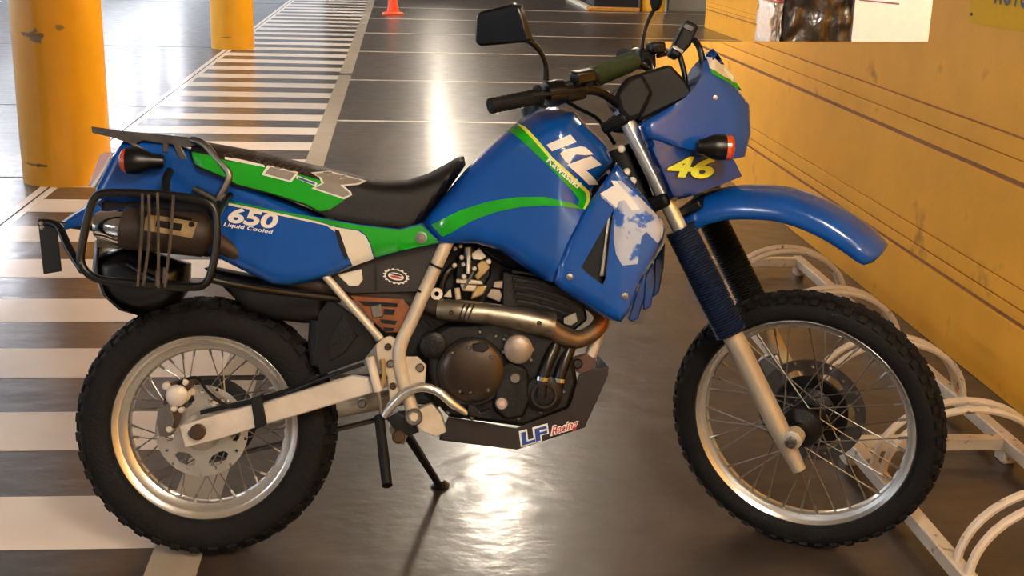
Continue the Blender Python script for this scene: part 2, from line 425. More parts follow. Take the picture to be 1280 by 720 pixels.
def text_mesh(s, shear=0, bold=0):
    cu = bpy.data.curves.new('txt', 'FONT'); cu.body = s; cu.shear = shear; cu.offset = bold; cu.resolution_u = 4
    o = bpy.data.objects.new('txt', cu); COL.objects.link(o)
    me = bpy.data.meshes.new_from_object(o.evaluated_get(bpy.context.evaluated_depsgraph_get()))
    vs = [v.co.copy() for v in me.vertices]; fs = [tuple(p.vertices) for p in me.polygons]
    bpy.data.objects.remove(o); bpy.data.meshes.remove(me)
    x0 = min(v.x for v in vs); x1 = max(v.x for v in vs); y0 = min(v.y for v in vs); y1 = max(v.y for v in vs)
    return [((v.x-x0)/(x1-x0), (v.y-y0)/(y1-y0)) for v in vs], fs
p = on_wall(1244, 5.0)
vs, fs = text_mesh('MOTOS', bold=.02)
mk('lettering', [(-.006, (p.y-s0.y)-x*.29, (p.z-1.228)+y*.10) for x, y in vs], fs, M_['ink'], t, False)

# ------------------------------------------------------------------ bicycle rack
rk = empty('bicycle_rack', (1.595, 2.5, 0))
def rbox(nm, a, b): return box(nm, (a[0]-1.595, a[1]-2.5, a[2]), (b[0]-1.595, b[1]-2.5, b[2]), M_['rack_white'], rk, .004)
rbox('rail', (1.33, 1.3, .04), (1.37, 5.47, .08)); rbox('rail', (1.82, 1.3, .04), (1.86, 5.47, .08))
for y in (1.5, 2.47, 3.36, 5.43): rbox('cross_bar', (1.37, y-.02, .04), (1.82, y+.02, .08))
for y in (1.5, 3.36, 5.43):
    for x in (1.33, 1.82): rbox('foot', (x, y-.03, 0), (x+.04, y+.03, .04))
for yc in (2.0, 2.58, 3.14, 3.71, 4.27, 4.86):
    for s in (-.033, .033):
        P = [Vector((.245*cos(a), yc+s-2.5, .075+.195*sin(a))) for a in [pi*i/20 for i in range(21)]]
        v, f = tubeg(P, .0115, 8); mk('hoop', v, f, M_['rack_white'], rk)
tag(rk, 'white painted steel bicycle rack with paired hoops along the yellow wall', 'bicycle rack')

# ================================================================== the motorcycle
BX, BY, HD, LN, ST = -0.47945, 2.86722, -0.05002, 0.2195, -0.56031
fx = Vector((cos(HD), sin(HD), 0)); lf = Vector((-sin(HD), cos(HD), 0))
nn = cos(LN)*lf - sin(LN)*_up; uu = cos(LN)*_up + sin(LN)*lf
MB = Matrix(((fx.x, nn.x, uu.x, BX), (fx.y, nn.y, uu.y, BY), (fx.z, nn.z, uu.z, 0), (0, 0, 0, 1)))
RAKE = R(28); AX = Vector((-sin(RAKE), 0, cos(RAKE)))
CF = Vector((1.5023, 0, .3493))
MF = Matrix.Translation(CF) @ Matrix.Rotation(ST, 4, AX)
MBi = MB.inverted(); MFi = MF.inverted()
def _ray(px, py): return FWD + RGT*((px-640)/F) + DWN*((py-360)/F)
def U(px, py, w):
    """point of the picture's line of sight at lateral offset w in the bike's own frame"""
    c = MBi @ CAM; r = MBi.to_3x3() @ _ray(px, py); return c + r*((w-c.y)/r.y)
def V(px, py, w):
    """same, in the frame that turns with the front fork"""
    c = MFi @ (MBi @ CAM); r = MFi.to_3x3() @ (MBi.to_3x3() @ _ray(px, py)); return c + r*((w-c.y)/r.y)
bike = empty('motorcycle'); bike.matrix_world = MB
tag(bike, 'blue dual-sport motorcycle with green stripes leaning on its side stand', 'motorcycle')

# ---- bodywork tools
def seg_d(p, a, b):
    ab = b-a; t = max(0, min(1, (p-a).dot(ab)/max(ab.length_squared, 1e-12))); return (p-a-ab*t).length
def inside(p, poly):
    c = False; n = len(poly); j = n-1
    for i in range(n):
        a, b = poly[i], poly[j]
        if (a.y > p.y) != (b.y > p.y) and p.x < (b.x-a.x)*(p.y-a.y)/(b.y-a.y)+a.x: c = not c
        j = i
    return c
def subdiv(poly, step):
    out = []
    n = len(poly)
    for i in range(n):
        a, b = poly[i], poly[(i+1) % n]; k = max(1, int((b-a).length/step+.5))
        for q in range(k): out.append(a+(b-a)*q/k)
    return out
def fill(poly, step, holes=()):
    b = subdiv(poly, step); pts = list(b); ed = [(i, (i+1) % len(b)) for i in range(len(b))]
    for h in holes:
        hb = subdiv(h, step); o = len(pts); pts += hb; ed += [(o+i, o+(i+1) % len(hb)) for i in range(len(hb))]
    xs = [p.x for p in poly]; ys = [p.y for p in poly]
    n1 = int((max(xs)-min(xs))/step)+1; n2 = int((max(ys)-min(ys))/step)+1
    loops = [poly, *holes]
    for i in range(n1+1):
        for j in range(n2+1):
            p = Vector((min(xs)+i*step+(.5*step if j % 2 else 0), min(ys)+j*step))
            if not inside(p, poly) or any(inside(p, h) for h in holes): continue
            if min(seg_d(p, L[k-1], L[k]) for L in loops for k in range(len(L))) < .45*step: continue
            pts.append(p)
    r = delaunay_2d_cdt(pts, ed, [], 1, 1e-7)
    vs = r[0]; fs = []
    for f in r[2]:
        c = sum((vs[i] for i in f), Vector((0, 0)))/len(f)
        if inside(c, poly) and not any(inside(c, h) for h in holes): fs.append(tuple(f))
    return vs, fs

class Surf:
    """half-width of a body panel over its side view: groups = [(pixels, edge half-width, rounding radius)]"""
    def __init__(s, groups, W, w_un=None, front=False):
        s.W = W if callable(W) else (lambda x, z, W=W: W); s.front = front
        un = V if front else U
        s.poly = []; s.groups = []
        for px, we, r in groups:
            st = len(s.poly)
            for p in px:
                q = un(p[0], p[1], -(p[2] if len(p) > 2 else (we if w_un is None else w_un))); s.poly.append(Vector((q.x, q.z)))
            s.groups.append([st, len(s.poly), we, r])
        s.un = un
    def w(s, p):
        W = s.W(p.x, p.y); f = 1; n = len(s.poly)
        for st, en, we, r in s.groups:
            if r <= 0: continue
            e = min(1, we/W)
            d = min(seg_d(p, s.poly[i], s.poly[(i+1) % n]) for i in range(st, en))
            t = min(d/r, 1); f *= e+(1-e)*sqrt(max(0, 1-(1-t)**2))
        return W*f
    def hit(s, px, py, eps=0):
        w = .12
        for k in range(8):
            q = s.un(px, py, -w); w = s.w(Vector((q.x, q.z)))+eps
        q = s.un(px, py, -w); return Vector((q.x, -w, q.z))

def pillow(name, S, m, parent=bike, step=.009, mode='both', th=.004, holes=()):
    H_ = [[Vector((S.un(*p, -hw).x, S.un(*p, -hw).z)) for p in h] for h, hw in holes]
    v2, f2 = fill(S.poly, step, H_)
    ws = [S.w(p) for p in v2]; n = len(v2)
    Mx = MF if S.front else None
    if mode == 'both':
        vs = [(p.x, -w, p.y) for p, w in zip(v2, ws)] + [(p.x, w, p.y) for p, w in zip(v2, ws)]
    elif mode == 'right':
        vs = [(p.x, -w, p.y) for p, w in zip(v2, ws)] + [(p.x, -max(w-th, 0), p.y) for p, w in zip(v2, ws)]
    else:
        vs = [(p.x, w, p.y) for p, w in zip(v2, ws)] + [(p.x, max(w-th, 0), p.y) for p, w in zip(v2, ws)]
    cnt = {}
    for f in f2:
        for i in range(3):
            e = (f[i], f[(i+1) % 3]); cnt[e] = cnt.get(e, 0)+1
    fs = [f for f in f2] + [tuple(i+n for i in f[::-1]) for f in f2]
    for (a, b) in cnt:
        if (b, a) not in cnt: fs.append((b, a, a+n, b+n))
    return mk(name, vs, fs, m, parent, True, Mx, angle=40)

def decal(name, S, px, m, parent, eps=.0018, step=.008, th=.0008):
    P = [S.hit(x, y, eps) for x, y in px]; poly = [Vector((p.x, p.z)) for p in P]
    v2, f2 = fill(poly, step)
    Mx = None
    n = len(v2)
    vs = [(p.x, -(S.w(p)+eps), p.y) for p in v2]
    return mk(name, vs, f2, m, parent, True, Mx, angle=60)

def text_decal(name, S, s, o, ex, ey, m, parent, eps=.0016, shear=0, bold=0):
    """text in the box that starts at pixel o (lower left), ex along the words, ey upwards"""
    vs, fs = text_mesh(s, shear, bold)
    P = [S.hit(o[0]+x*ex[0]+y*ey[0], o[1]+x*ex[1]+y*ey[1], eps) for x, y in vs]
    return mk(name, P, fs, m, parent, False)

def plate(name, px, w0, w1, m, parent=bike, bev=.002, un=U, M=None):
    """flat piece between lateral offsets w0 (outer) and w1"""
    P = [un(x, y, w0) for x, y in px]; n = len(P)
    vs = [Vector((p.x, w0, p.z)) for p in P] + [Vector((p.x, w1, p.z)) for p in P]
    fs = [tuple(range(n)), tuple(range(2*n-1, n-1, -1))] + [(i, (i+1) % n, n+(i+1) % n, n+i) for i in range(n)]
    return mk(name, vs, fs, m, parent, bool(bev), M, bev=bev)

def pt(name, pts, r, m, parent=bike, seg=10, smooth=5, closed=False):
    return tube(name, [U(*p) for p in pts], r, m, parent, seg, closed, smooth)
def ft(name, pts, r, m, parent=bike, seg=10, smooth=5):
    return tube(name, [V(*p) for p in pts], r, m, parent, seg, False, smooth, M=MF if parent is bike else None)
def disc(name, px, py, w, rad, m, parent=bike, depth=.02, seg=28, dome=0.0, ring=None):
    c = U(px, py, w)
    pr = [(rad, -depth), (rad, -.003), (rad-.003, 0)]
    if dome: pr += [(rad*.7, dome*.6), (rad*.35, dome*.92), (0, dome)]
    return lathe(name, pr if dome else pr + [(0, 0)], c, (0, -1, 0), m, parent, seg)

# ---- wheels
def wheel(C, M, Ro, hs, wt, rim, knobs, hubr, discw, discr, discm, nsp=36):
    rro, rri, rw = rim
    # tyre: closed section
    rc = Ro-.010-hs; prof = []
    for i in range(20):
        a = 2*pi*i/20; ca, sa = cos(a), sin(a)
        prof.append((rc+hs*math.copysign(abs(ca)**.7, ca), wt*math.copysign(abs(sa)**.7, sa)))
    v, f = latheg(prof, (0, 0, 0), (0, 1, 0), 72, True)
    ty = mk('tire', v, f, M_['rubber'], bike, True, M, angle=60)
    gs = []
    for row, (wy, size, off) in enumerate(knobs):
        N = size[3]
        tilt = wy/wt*.95
        for k in range(N):
            a = 2*pi*(k+off)/N
            bv, bf = boxg((-size[0]/2, -size[1]/2, -size[2]), (size[0]/2, size[1]/2, .0))
            rr = rc+hs*sqrt(max(0, 1-(abs(wy)/wt)**2.6))**.8 + .0095*cos(tilt)
            out = []
            for x, y, z in bv:
                k_ = 1 if z < -.001 else .86
                q = Vector((x*k_, y*k_, z)); q.rotate(Matrix.Rotation(-tilt, 3, 'X'))
                q += Vector((0, wy+.004*(1 if wy > 0 else -1)*(abs(wy) > .03), rr))
                q.rotate(Matrix.Rotation(a, 3, 'Y')); out.append(q)
            gs.append((out, bf))
    v, f = join(*gs)
    mk('tread_knobs', v, f, M_['rubber'], ty, False, kind='stuff')
    m_ = (rro+rri)/2
    prof = [(rro, -rw), (rro-.004, -rw-.002), (rro-.012, -rw+.006), (m_+.002, -rw+.008), (m_-.004, -rw+.016), (rri+.004, -rw*.45), (rri, -rw*.2), (rri, rw*.2), (rri+.004, rw*.45), (m_-.004, rw-.016), (m_+.002, rw-.008), (rro-.012, rw-.006), (rro-.004, rw+.002), (rro, rw), (rro-.02, rw*.6), (rro-.02, -rw*.6)]
    rm = lathe('wheel_rim', prof, (0, 0, 0), (0, 1, 0), M_['alu'], bike, 72, True, M=M, angle=30)
    base = {}
    for kind in range(4):
        s = -1 if kind % 2 else 1; tw = R(62) * (1 if kind < 2 else -1)
        a0 = Vector((sin(tw)*hubr, s*.034, cos(tw)*hubr)); a1 = Vector((0, s*.006, rri+.002))
        v, f = tubeg([a0, a1], .0019, 5); nv, nf = tubeg([a1+(a0-a1)*.10, a1], .0036, 6)
        vv, ff = join((v, f), (nv, nf))
        me = bpy.data.meshes.new('spoke'); me.from_pydata([tuple(x) for x in vv], [], ff); me.update(); me.materials.append(M_['steel']); base[kind] = me
    for k in range(nsp):
        a = 2*pi*k/nsp
        o = bpy.data.objects.new('spoke', base[k % 4]); COL.objects.link(o); o.parent = rm; o.rotation_euler = (0, a, 0)
    return ty, rm
MR = Matrix.Translation((0, 0, .32))
k_rear = [(-.022, (.030, .030, .014, 40), 0), (.022, (.030, .030, .014, 40), .5), (0, (.018, .016, .012, 40), .25), (-.050, (.026, .024, .014, 40), .5), (.050, (.026, .024, .014, 40), 0)]
k_front = [(-.015, (.026, .020, .012, 52), 0), (.015, (.026, .020, .012, 52), .5), (-.036, (.022, .017, .012, 52), .5), (.036, (.022, .017, .012, 52), 0)]
wheel('r', MR, .32, .0435, .066, (.231, .190, .043), k_rear, .055, 0, 0, None)
wheel('f', MF, .345, .0295, .047, (.281, .254, .030), k_front, .048, 0, 0, None)
# hubs
lathe('wheel_hub', [(.02, -.07), (.03, -.062), (.062, -.045), (.062, -.036), (.04, -.03), (.04, .03), (.062, .036), (.07, .05), (.03, .075), (.02, .08)], (0, 0, 0), (0, 1, 0), M_['alu_rough'], bike, 32, M=MR)
lathe('wheel_hub', [(.015, -.075), (.022, -.062), (.052, -.048), (.055, -.036), (.035, -.03), (.035, .03), (.055, .036), (.07, .05), (.03, .062), (.015, .08)], (0, 0, 0), (0, 1, 0), M_['case'], bike, 32, M=MF)
def brake_disc(M, ro, ri, y, m, slots, parent=bike):
    poly = lambda r, n, a0=0: [Vector((r*cos(a0+2*pi*i/n), r*sin(a0+2*pi*i/n))) for i in range(n)]
    holes = []
    for k in range(slots):
        a = 2*pi*k/slots; rm = (ro*.62+ri*.38)*.92
        holes.append([Vector((cos(a+da)*(rm+dr), sin(a+da)*(rm+dr))) for da, dr in ((-.30, -.004), (-.12, -.014), (.12, -.015), (.32, -.008), (.34, .004), (.14, .012), (-.1, .013), (-.3, .008))])
    for k in range(18):
        a = 2*pi*(k+.5)/18; r = ro*.9+(.006 if k % 2 else -.004); holes.append([Vector((cos(a)*r+.0042*cos(b), sin(a)*r+.0042*sin(b))) for b in [2*pi*i/8 for i in range(8)]])
    v2, f2 = fill(poly(ro, 64), .012, holes + [poly(ri, 32)])
    n = len(v2); vs = [(p.x, y-.002, p.y) for p in v2] + [(p.x, y+.002, p.y) for p in v2]
    cnt = set((f[i], f[(i+1) % 3]) for f in f2 for i in range(3))
    fs = list(f2) + [tuple(i+n for i in f[::-1]) for f in f2] + [(b, a, a+n, b+n) for a, b in cnt if (b, a) not in cnt]
    return mk('brake_disc', vs, fs, m, parent, False, M)
brake_disc(MR, .112, .048, -.078, M_['alu'], 6)
brake_disc(MF, .14, .06, .07, M_['rack_steel'], 6)
lathe('disc_carrier', [(.095, .058), (.098, .062), (.098, .066), (.03, .066)], (0, 0, 0), (0, 1, 0), M_['case'], bike, 32, M=MF)
# rear sprocket and chain on the far side
lathe('rear_sprocket', [(.10, .078), (.108, .080), (.10, .084), (.03, .084)], (0, 0, .32), (0, 1, 0), M_['case'], bike, 43)
ch = []
for i in range(20): a = pi/2+pi*i/19; ch.append(Vector((.106*cos(a), .085, .32+.106*sin(a))))
for i in range(14): a = -pi/2+pi*i/13; ch.append(Vector((.55+.04*cos(a), .085, .40+.04*sin(a))))
v, f = tubeg(spline(ch, 2, True), .007, 6, True); mk('chain', v, f, M_['rack_steel'], bike)

# ---- swingarm, rear axle, caliper
plate('swingarm', [(322, 506), (400, 482), (440, 470), (462, 473), (470, 490), (440, 499), (380, 517), (326, 533)], -.125, -.095, M_['alu_rough'], bev=.004)
plate('axle_plate', [(224, 533), (262, 521), (318, 506), (321, 534), (275, 549), (231, 560)], -.132, -.10, M_['alu_rough'], bev=.003)
plate('swingarm_band', [(313, 498), (326, 494), (333, 531), (319, 537)], -.136, -.09, M_['black_matte'])
tube('swingarm_left', [(0, .11, .32), (.25, .11, .34), (.5, .10, .39)], .026, M_['alu_rough'], bike)
disc('axle_nut', 246, 541, -.15, .019, M_['brown_bolt'], seg=12, depth=.03)
tube('rear_axle', [(-.01, -.14, .325), (-.01, .14, .325)], .011, M_['steel'], bike)
plate('chain_guard', [(250, 519), (330, 500), (385, 483), (400, 470), (392, 468), (372, 482), (320, 497), (250, 513)], -.10, -.085, M_['black'])
for (x, y, r_) in ((207, 483, .010), (231, 478, .008), (217, 511, .008), (226, 513, .007), (211, 537, .009)): disc('caliper_bolt', x, y, -.122, r_, M_['alu_rough'], depth=.02, seg=10)
disc('brake_caliper', 220, 495, -.125, .026, M_['alu_rough'], depth=.05, dome=.006)
plate('caliper_bracket', [(207, 482), (220, 475), (240, 473), (243, 480), (232, 492), (226, 520), (222, 534), (205, 540), (198, 522), (204, 505)], -.112, -.095, M_['brown_bolt'])
plate('caliper_pad', [(197, 510), (212, 503), (218, 525), (214, 545), (200, 546), (195, 530)], -.12, -.09, M_['steel'])
pt('brake_hose', [(222, 480, -.12), (245, 472, -.11), (262, 492, -.10), (290, 508, -.10), (340, 498, -.10), (400, 474, -.11), (455, 455, -.12)], .0045, M_['black'], seg=6)

# ---- frame tubes, foot bracket
pt('frame_tube', [(562, 295, -.11), (553, 315, -.115), (530, 366, -.12), (514, 402, -.125), (503, 425, -.128), (499, 447, -.13), (505, 478, -.13), (516, 515, -.13)], .0165, M_['frame_silver'], seg=14)
for (x, y) in ((545, 333), (529, 366)):
    a = U(x-5, y-4, -.118); b = U(x-6.5, y, -.118)
    tube('cable_tie', [U(x-1, y-1.5, -.118), U(x+.5, y+1.5, -.118)] if 0 else [U(x+1, y-1.5, -.118), U(x-.2, y+1.2, -.118)], .0178, M_['black'], bike, 14)
pt('frame_strut', [(404, 342, -.115), (440, 383, -.118), (476, 424, -.122)], .0095, M_['frame_silver'], seg=12)
pt('frame_tube', [(758, 400, -.07), (748, 417, -.07), (738, 445, -.07)], .015, M_['frame_silver'], seg=12)
plate('foot_bracket', [(470, 431), (478, 423), (487, 420), (500, 426), (503, 446), (522, 446), (533, 457), (531, 480), (522, 487), (512, 492), (500, 506), (488, 506), (485, 480), (484, 470), (472, 455)], -.128, -.118, M_['frame_silver'])
for (x, y, r) in ((485, 434, .009), (525, 460, .011), (488, 455, .010), (491, 483, .009)):
    disc('bracket_bolt', x, y, -.136, r, M_['steel'] if r > .0095 else M_['brown_bolt'], seg=8, depth=.01)
pt('brake_cylinder', [(462, 446, -.14), (468, 470, -.14), (473, 489, -.14)], .011, M_['alu_rough'], smooth=0)
pt('cylinder_rod', [(473, 489, -.14), (477, 517, -.14)], .006, M_['steel'], smooth=0)
pt('reservoir_hose', [(478, 449, -.14), (480, 470, -.14), (478, 484, -.14)], .006, M_['tan_metal'])
v, f = tubeg(spline([U(480, 521, -.15), U(490, 507, -.152), U(508, 490, -.155), U(528, 484, -.157), U(548, 490, -.158), U(566, 505, -.158), U(584, 517, -.155)], 6), [.008, .0115, .012, .012, .011, .011, .007], 10)
mk('brake_pedal', v, f, M_['alu'], bike)
plate('pedal_tip', [(585, 506), (594, 508), (601, 516), (614, 512), (614, 524), (600, 523), (585, 519)], -.165, -.13, M_['case'])
disc('pedal_pivot', 517, 522, -.155, .021, M_['steel'], depth=.04, seg=20)
disc('pivot_bolt', 517, 522, -.162, .012, M_['alu_rough'], depth=.01, seg=6)
plate('pivot_boss', [(523, 512), (540, 505), (552, 520), (558, 540), (545, 546), (530, 540), (521, 532)], -.14, -.10, M_['frame_silver'])
plate('stand_bracket', [(482, 523), (498, 515), (518, 532), (524, 540), (512, 545), (496, 541)], -.12, -.09, M_['black'])
disc('linkage_bolt', 498, 547, -.13, .016, M_['brown_bolt'], depth=.04, seg=16)
plate('linkage', [(486, 535), (500, 530), (510, 545), (505, 556), (492, 552)], -.11, -.06, M_['steel'])
tube('footpeg', [U(474, 521, -.13), U(479, 565, -.19), U(484, 607, -.25)], .0125, M_['black_matte'], bike, 12, smooth=0)
disc('peg_mount', 452, 505, -.10, .011, M_['steel'], depth=.03, seg=12)
# side stand on the far side, foot on the floor
sf = MBi @ ground(550, 608); sf.z += .0
s0_ = U(508, 541, .09)
tube('side_stand', [s0_, sf], [.013, .010], M_['black'], bike, 10, smooth=0)
up_l = MBi.to_3x3() @ Vector((0, 0, 1)); 
lathe('stand_foot', [(.026, 0), (.028, .004), (.02, .012), (.012, .02)], sf, up_l, M_['black'], bike, 16)
# shock linkage and black guard ahead of the rear wheel
plate('chain_tensioner', [(398, 392), (412, 372), (452, 402), (470, 430), (455, 450), (430, 458), (400, 470), (394, 440)], -.085, -.05, M_['black'])
plate('linkage_plate', [(410, 425), (428, 395), (447, 420), (430, 442), (412, 452)], -.092, -.085, M_['case'])
pt('shock_body', [(398, 400, -.06), (396, 430, -.06), (399, 455, -.06)], .022, M_['black_matte'], smooth=0)
plate('heat_guard', [(438, 370), (522, 375), (517, 392), (500, 416), (482, 416), (462, 398)], -.10, -.085, M_['rust'])
for q in ([(448, 376), (497, 379), (497, 384), (455, 382)], [(480, 386), (494, 387), (492, 394), (480, 393)], [(475, 399), (497, 401), (494, 406), (477, 404)], [(479, 409), (493, 410), (491, 414), (480, 414)]):
    plate('guard_slot', q, -.1015, -.099, M_['black'], bev=0)
plate('guard_clip', [(463, 383), (476, 380), (479, 396), (466, 398)], -.106, -.10, M_['steel'])

# ---- engine
plate('crankcase', [(538, 418), (560, 404), (640, 398), (690, 412), (716, 440), (722, 478), (712, 512), (655, 534), (560, 522), (543, 500), (534, 460)], -.125, .13, M_['case'], bev=.012)
plate('cylinder_block', [(628, 338), (690, 350), (728, 372), (735, 400), (712, 418), (640, 410), (626, 390)], -.072, .072, M_['case'], bev=.006)
for i in range(7):
    y = 338+i*9
    plate('cooling_fin', [(640+i*1.5, y), (668, y+4), (700, y+13), (720, y+22), (719, y+25), (699, y+16), (667, y+7), (640+i*1.5, y+3)], -.098, .098, M_['case'], bev=0)
disc('clutch_cover', 590, 464, -.150, .0755, M_['clutch'], depth=.03, seg=48, dome=.006)
disc('clutch_rim', 590, 465, -.140, .084, M_['case'], depth=.03, seg=48)
for (x, y) in ((566, 441), (614, 447), (586, 435), (588, 491), (610, 488), (575, 490)):
    disc('cover_bolt', x, y, -.157, .006, M_['steel'], depth=.012, seg=6)
plate('clutch_arm', [(590, 430), (606, 428), (612, 435), (604, 441), (592, 439)], -.163, -.15, M_['black'])
disc('generator_cap', 542, 432, -.142, .033, M_['case'], depth=.03, dome=.003)
disc('oil_filter_cap', 648, 437, -.155, .0345, M_['cap_metal'], depth=.035, seg=36, dome=.006)
for (x, y) in ((629, 440), (666, 437)): disc('cap_bolt', x, y, -.145, .007, M_['steel'], depth=.015, seg=6)
disc('plug', 644, 473, -.150, .014, M_['steel'], depth=.02, seg=16)
disc('oil_sight', 627, 505, -.148, .015, M_['alu'], depth=.02, seg=20); disc('sight_glass', 627, 505, -.1495, .009, M_['red_lens'], depth=.005, seg=16)
plate('filter_cover', [(622, 456), (640, 450), (660, 462), (664, 500), (655, 522), (632, 526), (616, 512), (618, 490)], -.142, -.12, M_['case'], bev=.008)
disc('water_pump', 680, 492, -.14, .046, M_['case'], depth=.03, seg=32, dome=.004)
lathe('pump_ring', [(.026, 0), (.031, 0), (.031, .006), (.026, .006)], U(680, 494, -.146), (0, -1, 0), M_['clutch'], bike, 28, True)
pt('coolant_hose', [(676, 496, -.135), (678, 475, -.135), (686, 450, -.13), (697, 426, -.11)], .016, M_['black'])
pt('coolant_hose', [(694, 500, -.12), (698, 475, -.125), (706, 450, -.12), (716, 426, -.10)], .016, M_['black'])
for (x, y, w) in ((677.5, 473, -.135), (698.5, 475, -.125)):
    tube('hose_clamp', [U(x, y+2.5, w), U(x+.8, y-2.5, w)], .0178, M_['chrome'], bike, 14)
for (x, y) in ((560, 516), (590, 523), (648, 523), (676, 515), (705, 490), (664, 450), (663, 478), (620, 420), (600, 415), (630, 424), (555, 500)):
    disc('case_bolt', x, y, -.133, .0065, M_['steel'], depth=.02, seg=6)
plate('frame_mount', [(716, 448), (734, 442), (746, 450), (745, 464), (728, 468), (716, 462)], -.085, -.06, M_['mount_brown'])
disc('mount_bolt', 722, 455, -.09, .013, M_['black'], depth=.01, seg=16)
# carburettor
plate('intake_duct', [(536, 318), (560, 300), (640, 306), (690, 345), (640, 405), (545, 412), (515, 400)], -.03, .08, M_['black_matte'], bev=.004)
plate('engine_rear_case', [(462, 365), (530, 368), (565, 400), (565, 510), (520, 505), (505, 480), (472, 440)], -.06, .09, M_['case'], bev=.004)
plate('carburetor', [(572, 318), (600, 306), (614, 318), (614, 345), (604, 360), (576, 362), (568, 345)], -.055, .03, M_['case'], bev=.006)
pt('carb_top', [(585, 309, -.07), (586, 321, -.07)], .0135, M_['steel'], smooth=0)
pt('carb_tube', [(586, 320, -.085), (585, 342, -.085)], .0058, M_['alu'], smooth=0)
plate('cable_bracket', [(590, 317), (599, 310), (608, 321), (602, 325), (591, 324)], -.09, -.07, M_['cream'])
plate('throttle_linkage', [(596, 331), (601, 326), (608, 326), (613, 334), (607, 342), (597, 351), (593, 345), (598, 338)], -.085, -.07, M_['tan_metal'], bev=.003)
pt('link_rod', [(592, 340, -.095), (586, 350, -.095), (580, 360, -.095)], .0035, M_['steel'], smooth=0)
plate('carb_flange', [(570, 349), (602, 351), (604, 356), (570, 354)], -.09, -.05, M_['frame_silver'])
plate('float_bowl', [(575, 355), (597, 356), (593, 365), (578, 364)], -.085, -.05, M_['frame_silver'], bev=.004)
plate('drain_cover', [(597, 356), (610, 357), (604, 369), (588, 375), (590, 367)], -.08, -.05, M_['tan_metal'], bev=.004)
pt('drain_plug', [(571, 360, -.08), (573, 374, -.08)], .007, M_['frame_silver'], smooth=0)
plate('carb_bracket', [(618, 352), (629, 351), (628, 361), (616, 359)], -.08, -.06, M_['cap_metal'])
plate('carb_bracket', [(614, 361), (625, 362), (628, 369), (625, 378), (608, 371)], -.08, -.06, M_['cap_metal'])
plate('choke_bracket', [(554, 371), (563, 361), (565, 372)], -.09, -.07, M_['cream'])
lathe('clamp_lug', [(.006, 0), (.0145, 0), (.0145, .01), (.006, .01)], U(546, 367, -.11), (0, -1, 0), M_['alu_rough'], bike, 16, True)
for (x, y, r) in ((568, 332, .006), (579, 331, .005), (577, 322, .006), (569, 311, .005), (593, 336, .006), (580, 346, .007), (576, 308, .005), (611, 327, .007)):
    disc('carb_screw', x, y, -.09, r, M_['alu_rough'], depth=.02, seg=8)
pt('throttle_cable', [(606, 312, -.09), (625, 325, -.08), (645, 335, -.05), (668, 318, -.03)], .004, M_['black'], seg=6)
pt('breather_hose', [(570, 330, -.06), (556, 345, -.07), (552, 372, -.07), (566, 392, -.08)], .009, M_['black'])
# bash plate
bp = plate('bash_plate', [(560, 521), (645, 535), (712, 510), (724, 468), (752, 459), (761, 458), (760, 470), (731, 534), (646, 562), (549, 550)], -.125, -.12, M_['bash'])
P = [U(549, 550, -.12), U(646, 562, -.12), U(731, 534, -.12), U(760, 460, -.12)]
vs = []; 
for p in P: vs += [(p.x, -.122, p.z), (p.x, .12, p.z)]
for p in P: vs += [(p.x, -.122, p.z+.004), (p.x, .12, p.z+.004)]
fs = [(2*i, 2*i+1, 2*i+3, 2*i+2) for i in range(3)] + [(8+2*i, 8+2*i+2, 8+2*i+3, 8+2*i+1) for i in range(3)] + [(2*i, 2*i+2, 8+2*i+2, 8+2*i) for i in range(3)] + [(2*i+1, 8+2*i+1, 8+2*i+3, 2*i+3) for i in range(3)] + [(0, 8, 9, 1), (6, 7, 15, 14)]
mk('plate_belly', vs, fs, M_['bash'], bp, False)
SB = Surf([([(540, 515), (770, 450), (770, 540), (540, 570)], .125, 0)], .125)
text_decal('sticker_lettering', SB, 'LF', (651, 559), (36, -10), (-2.5, -20), M_['decal_white'], bp, eps=.0007, bold=.10)
text_decal('sticker_lettering', SB, 'LF', (653, 557), (32, -9), (-1.8, -16), M_['decal_blue'], bp, eps=.0014, bold=.035)
text_decal('sticker_script', SB, 'Racing', (688, 549), (36, -11), (-1, -16), M_['decal_white'], bp, eps=.0007, shear=.35, bold=.07)
text_decal('sticker_script', SB, 'Racing', (690, 547), (33, -10), (-1, -13), M_['red'], bp, eps=.0014, shear=.35, bold=.01)

# ---- exhaust
pt('exhaust_pipe', [(547, 386, -.135), (575, 389, -.14), (615, 393, -.14), (655, 400, -.14), (691, 408, -.135)], [.022, .027, .026, .029, .032], M_['exhaust'], seg=18)
for x in (578, 584, 590): tube('pipe_slot', [U(x+3, 380, -.1665), U(x, 386, -.169), U(x-5, 399, -.166)], .0022, M_['black'], bike, 6)
for (x, y) in ((564, 391), (674, 404)): disc('pipe_bolt', x, y, -.171, .006, M_['brown_bolt'], depth=.02, seg=8)
pt('exhaust_header', [(688, 410, -.13), (704, 420, -.125), (724, 424, -.115), (743, 414, -.10), (752, 398, -.085), (744, 384, -.05), (725, 372, -.02)], [.024, .023, .022, .021, .020, .019, .018], M_['rust_pipe'], seg=14)
plate('header_bracket', [(704, 397), (720, 390), (723, 402), (714, 408), (704, 405)], -.12, -.11, M_['steel'])
pt('exhaust_pipe', [(550, 386, -.12), (500, 372, -.075), (430, 362, -.07), (340, 340, -.09), (262, 296, -.15)], .021, M_['shield'], seg=12)
v, f = tubeg([U(262, 294, -.17), U(255, 293, -.175), U(205, 288, -.178), U(160, 284, -.18), U(155, 283, -.18)], [.035, .053, .053, .052, .048], 24); mf = mk('muffler', v, f, M_['shield'], bike, angle=50)
a_ = (U(160, 284, -.18)-U(255, 293, -.178)).normalized()
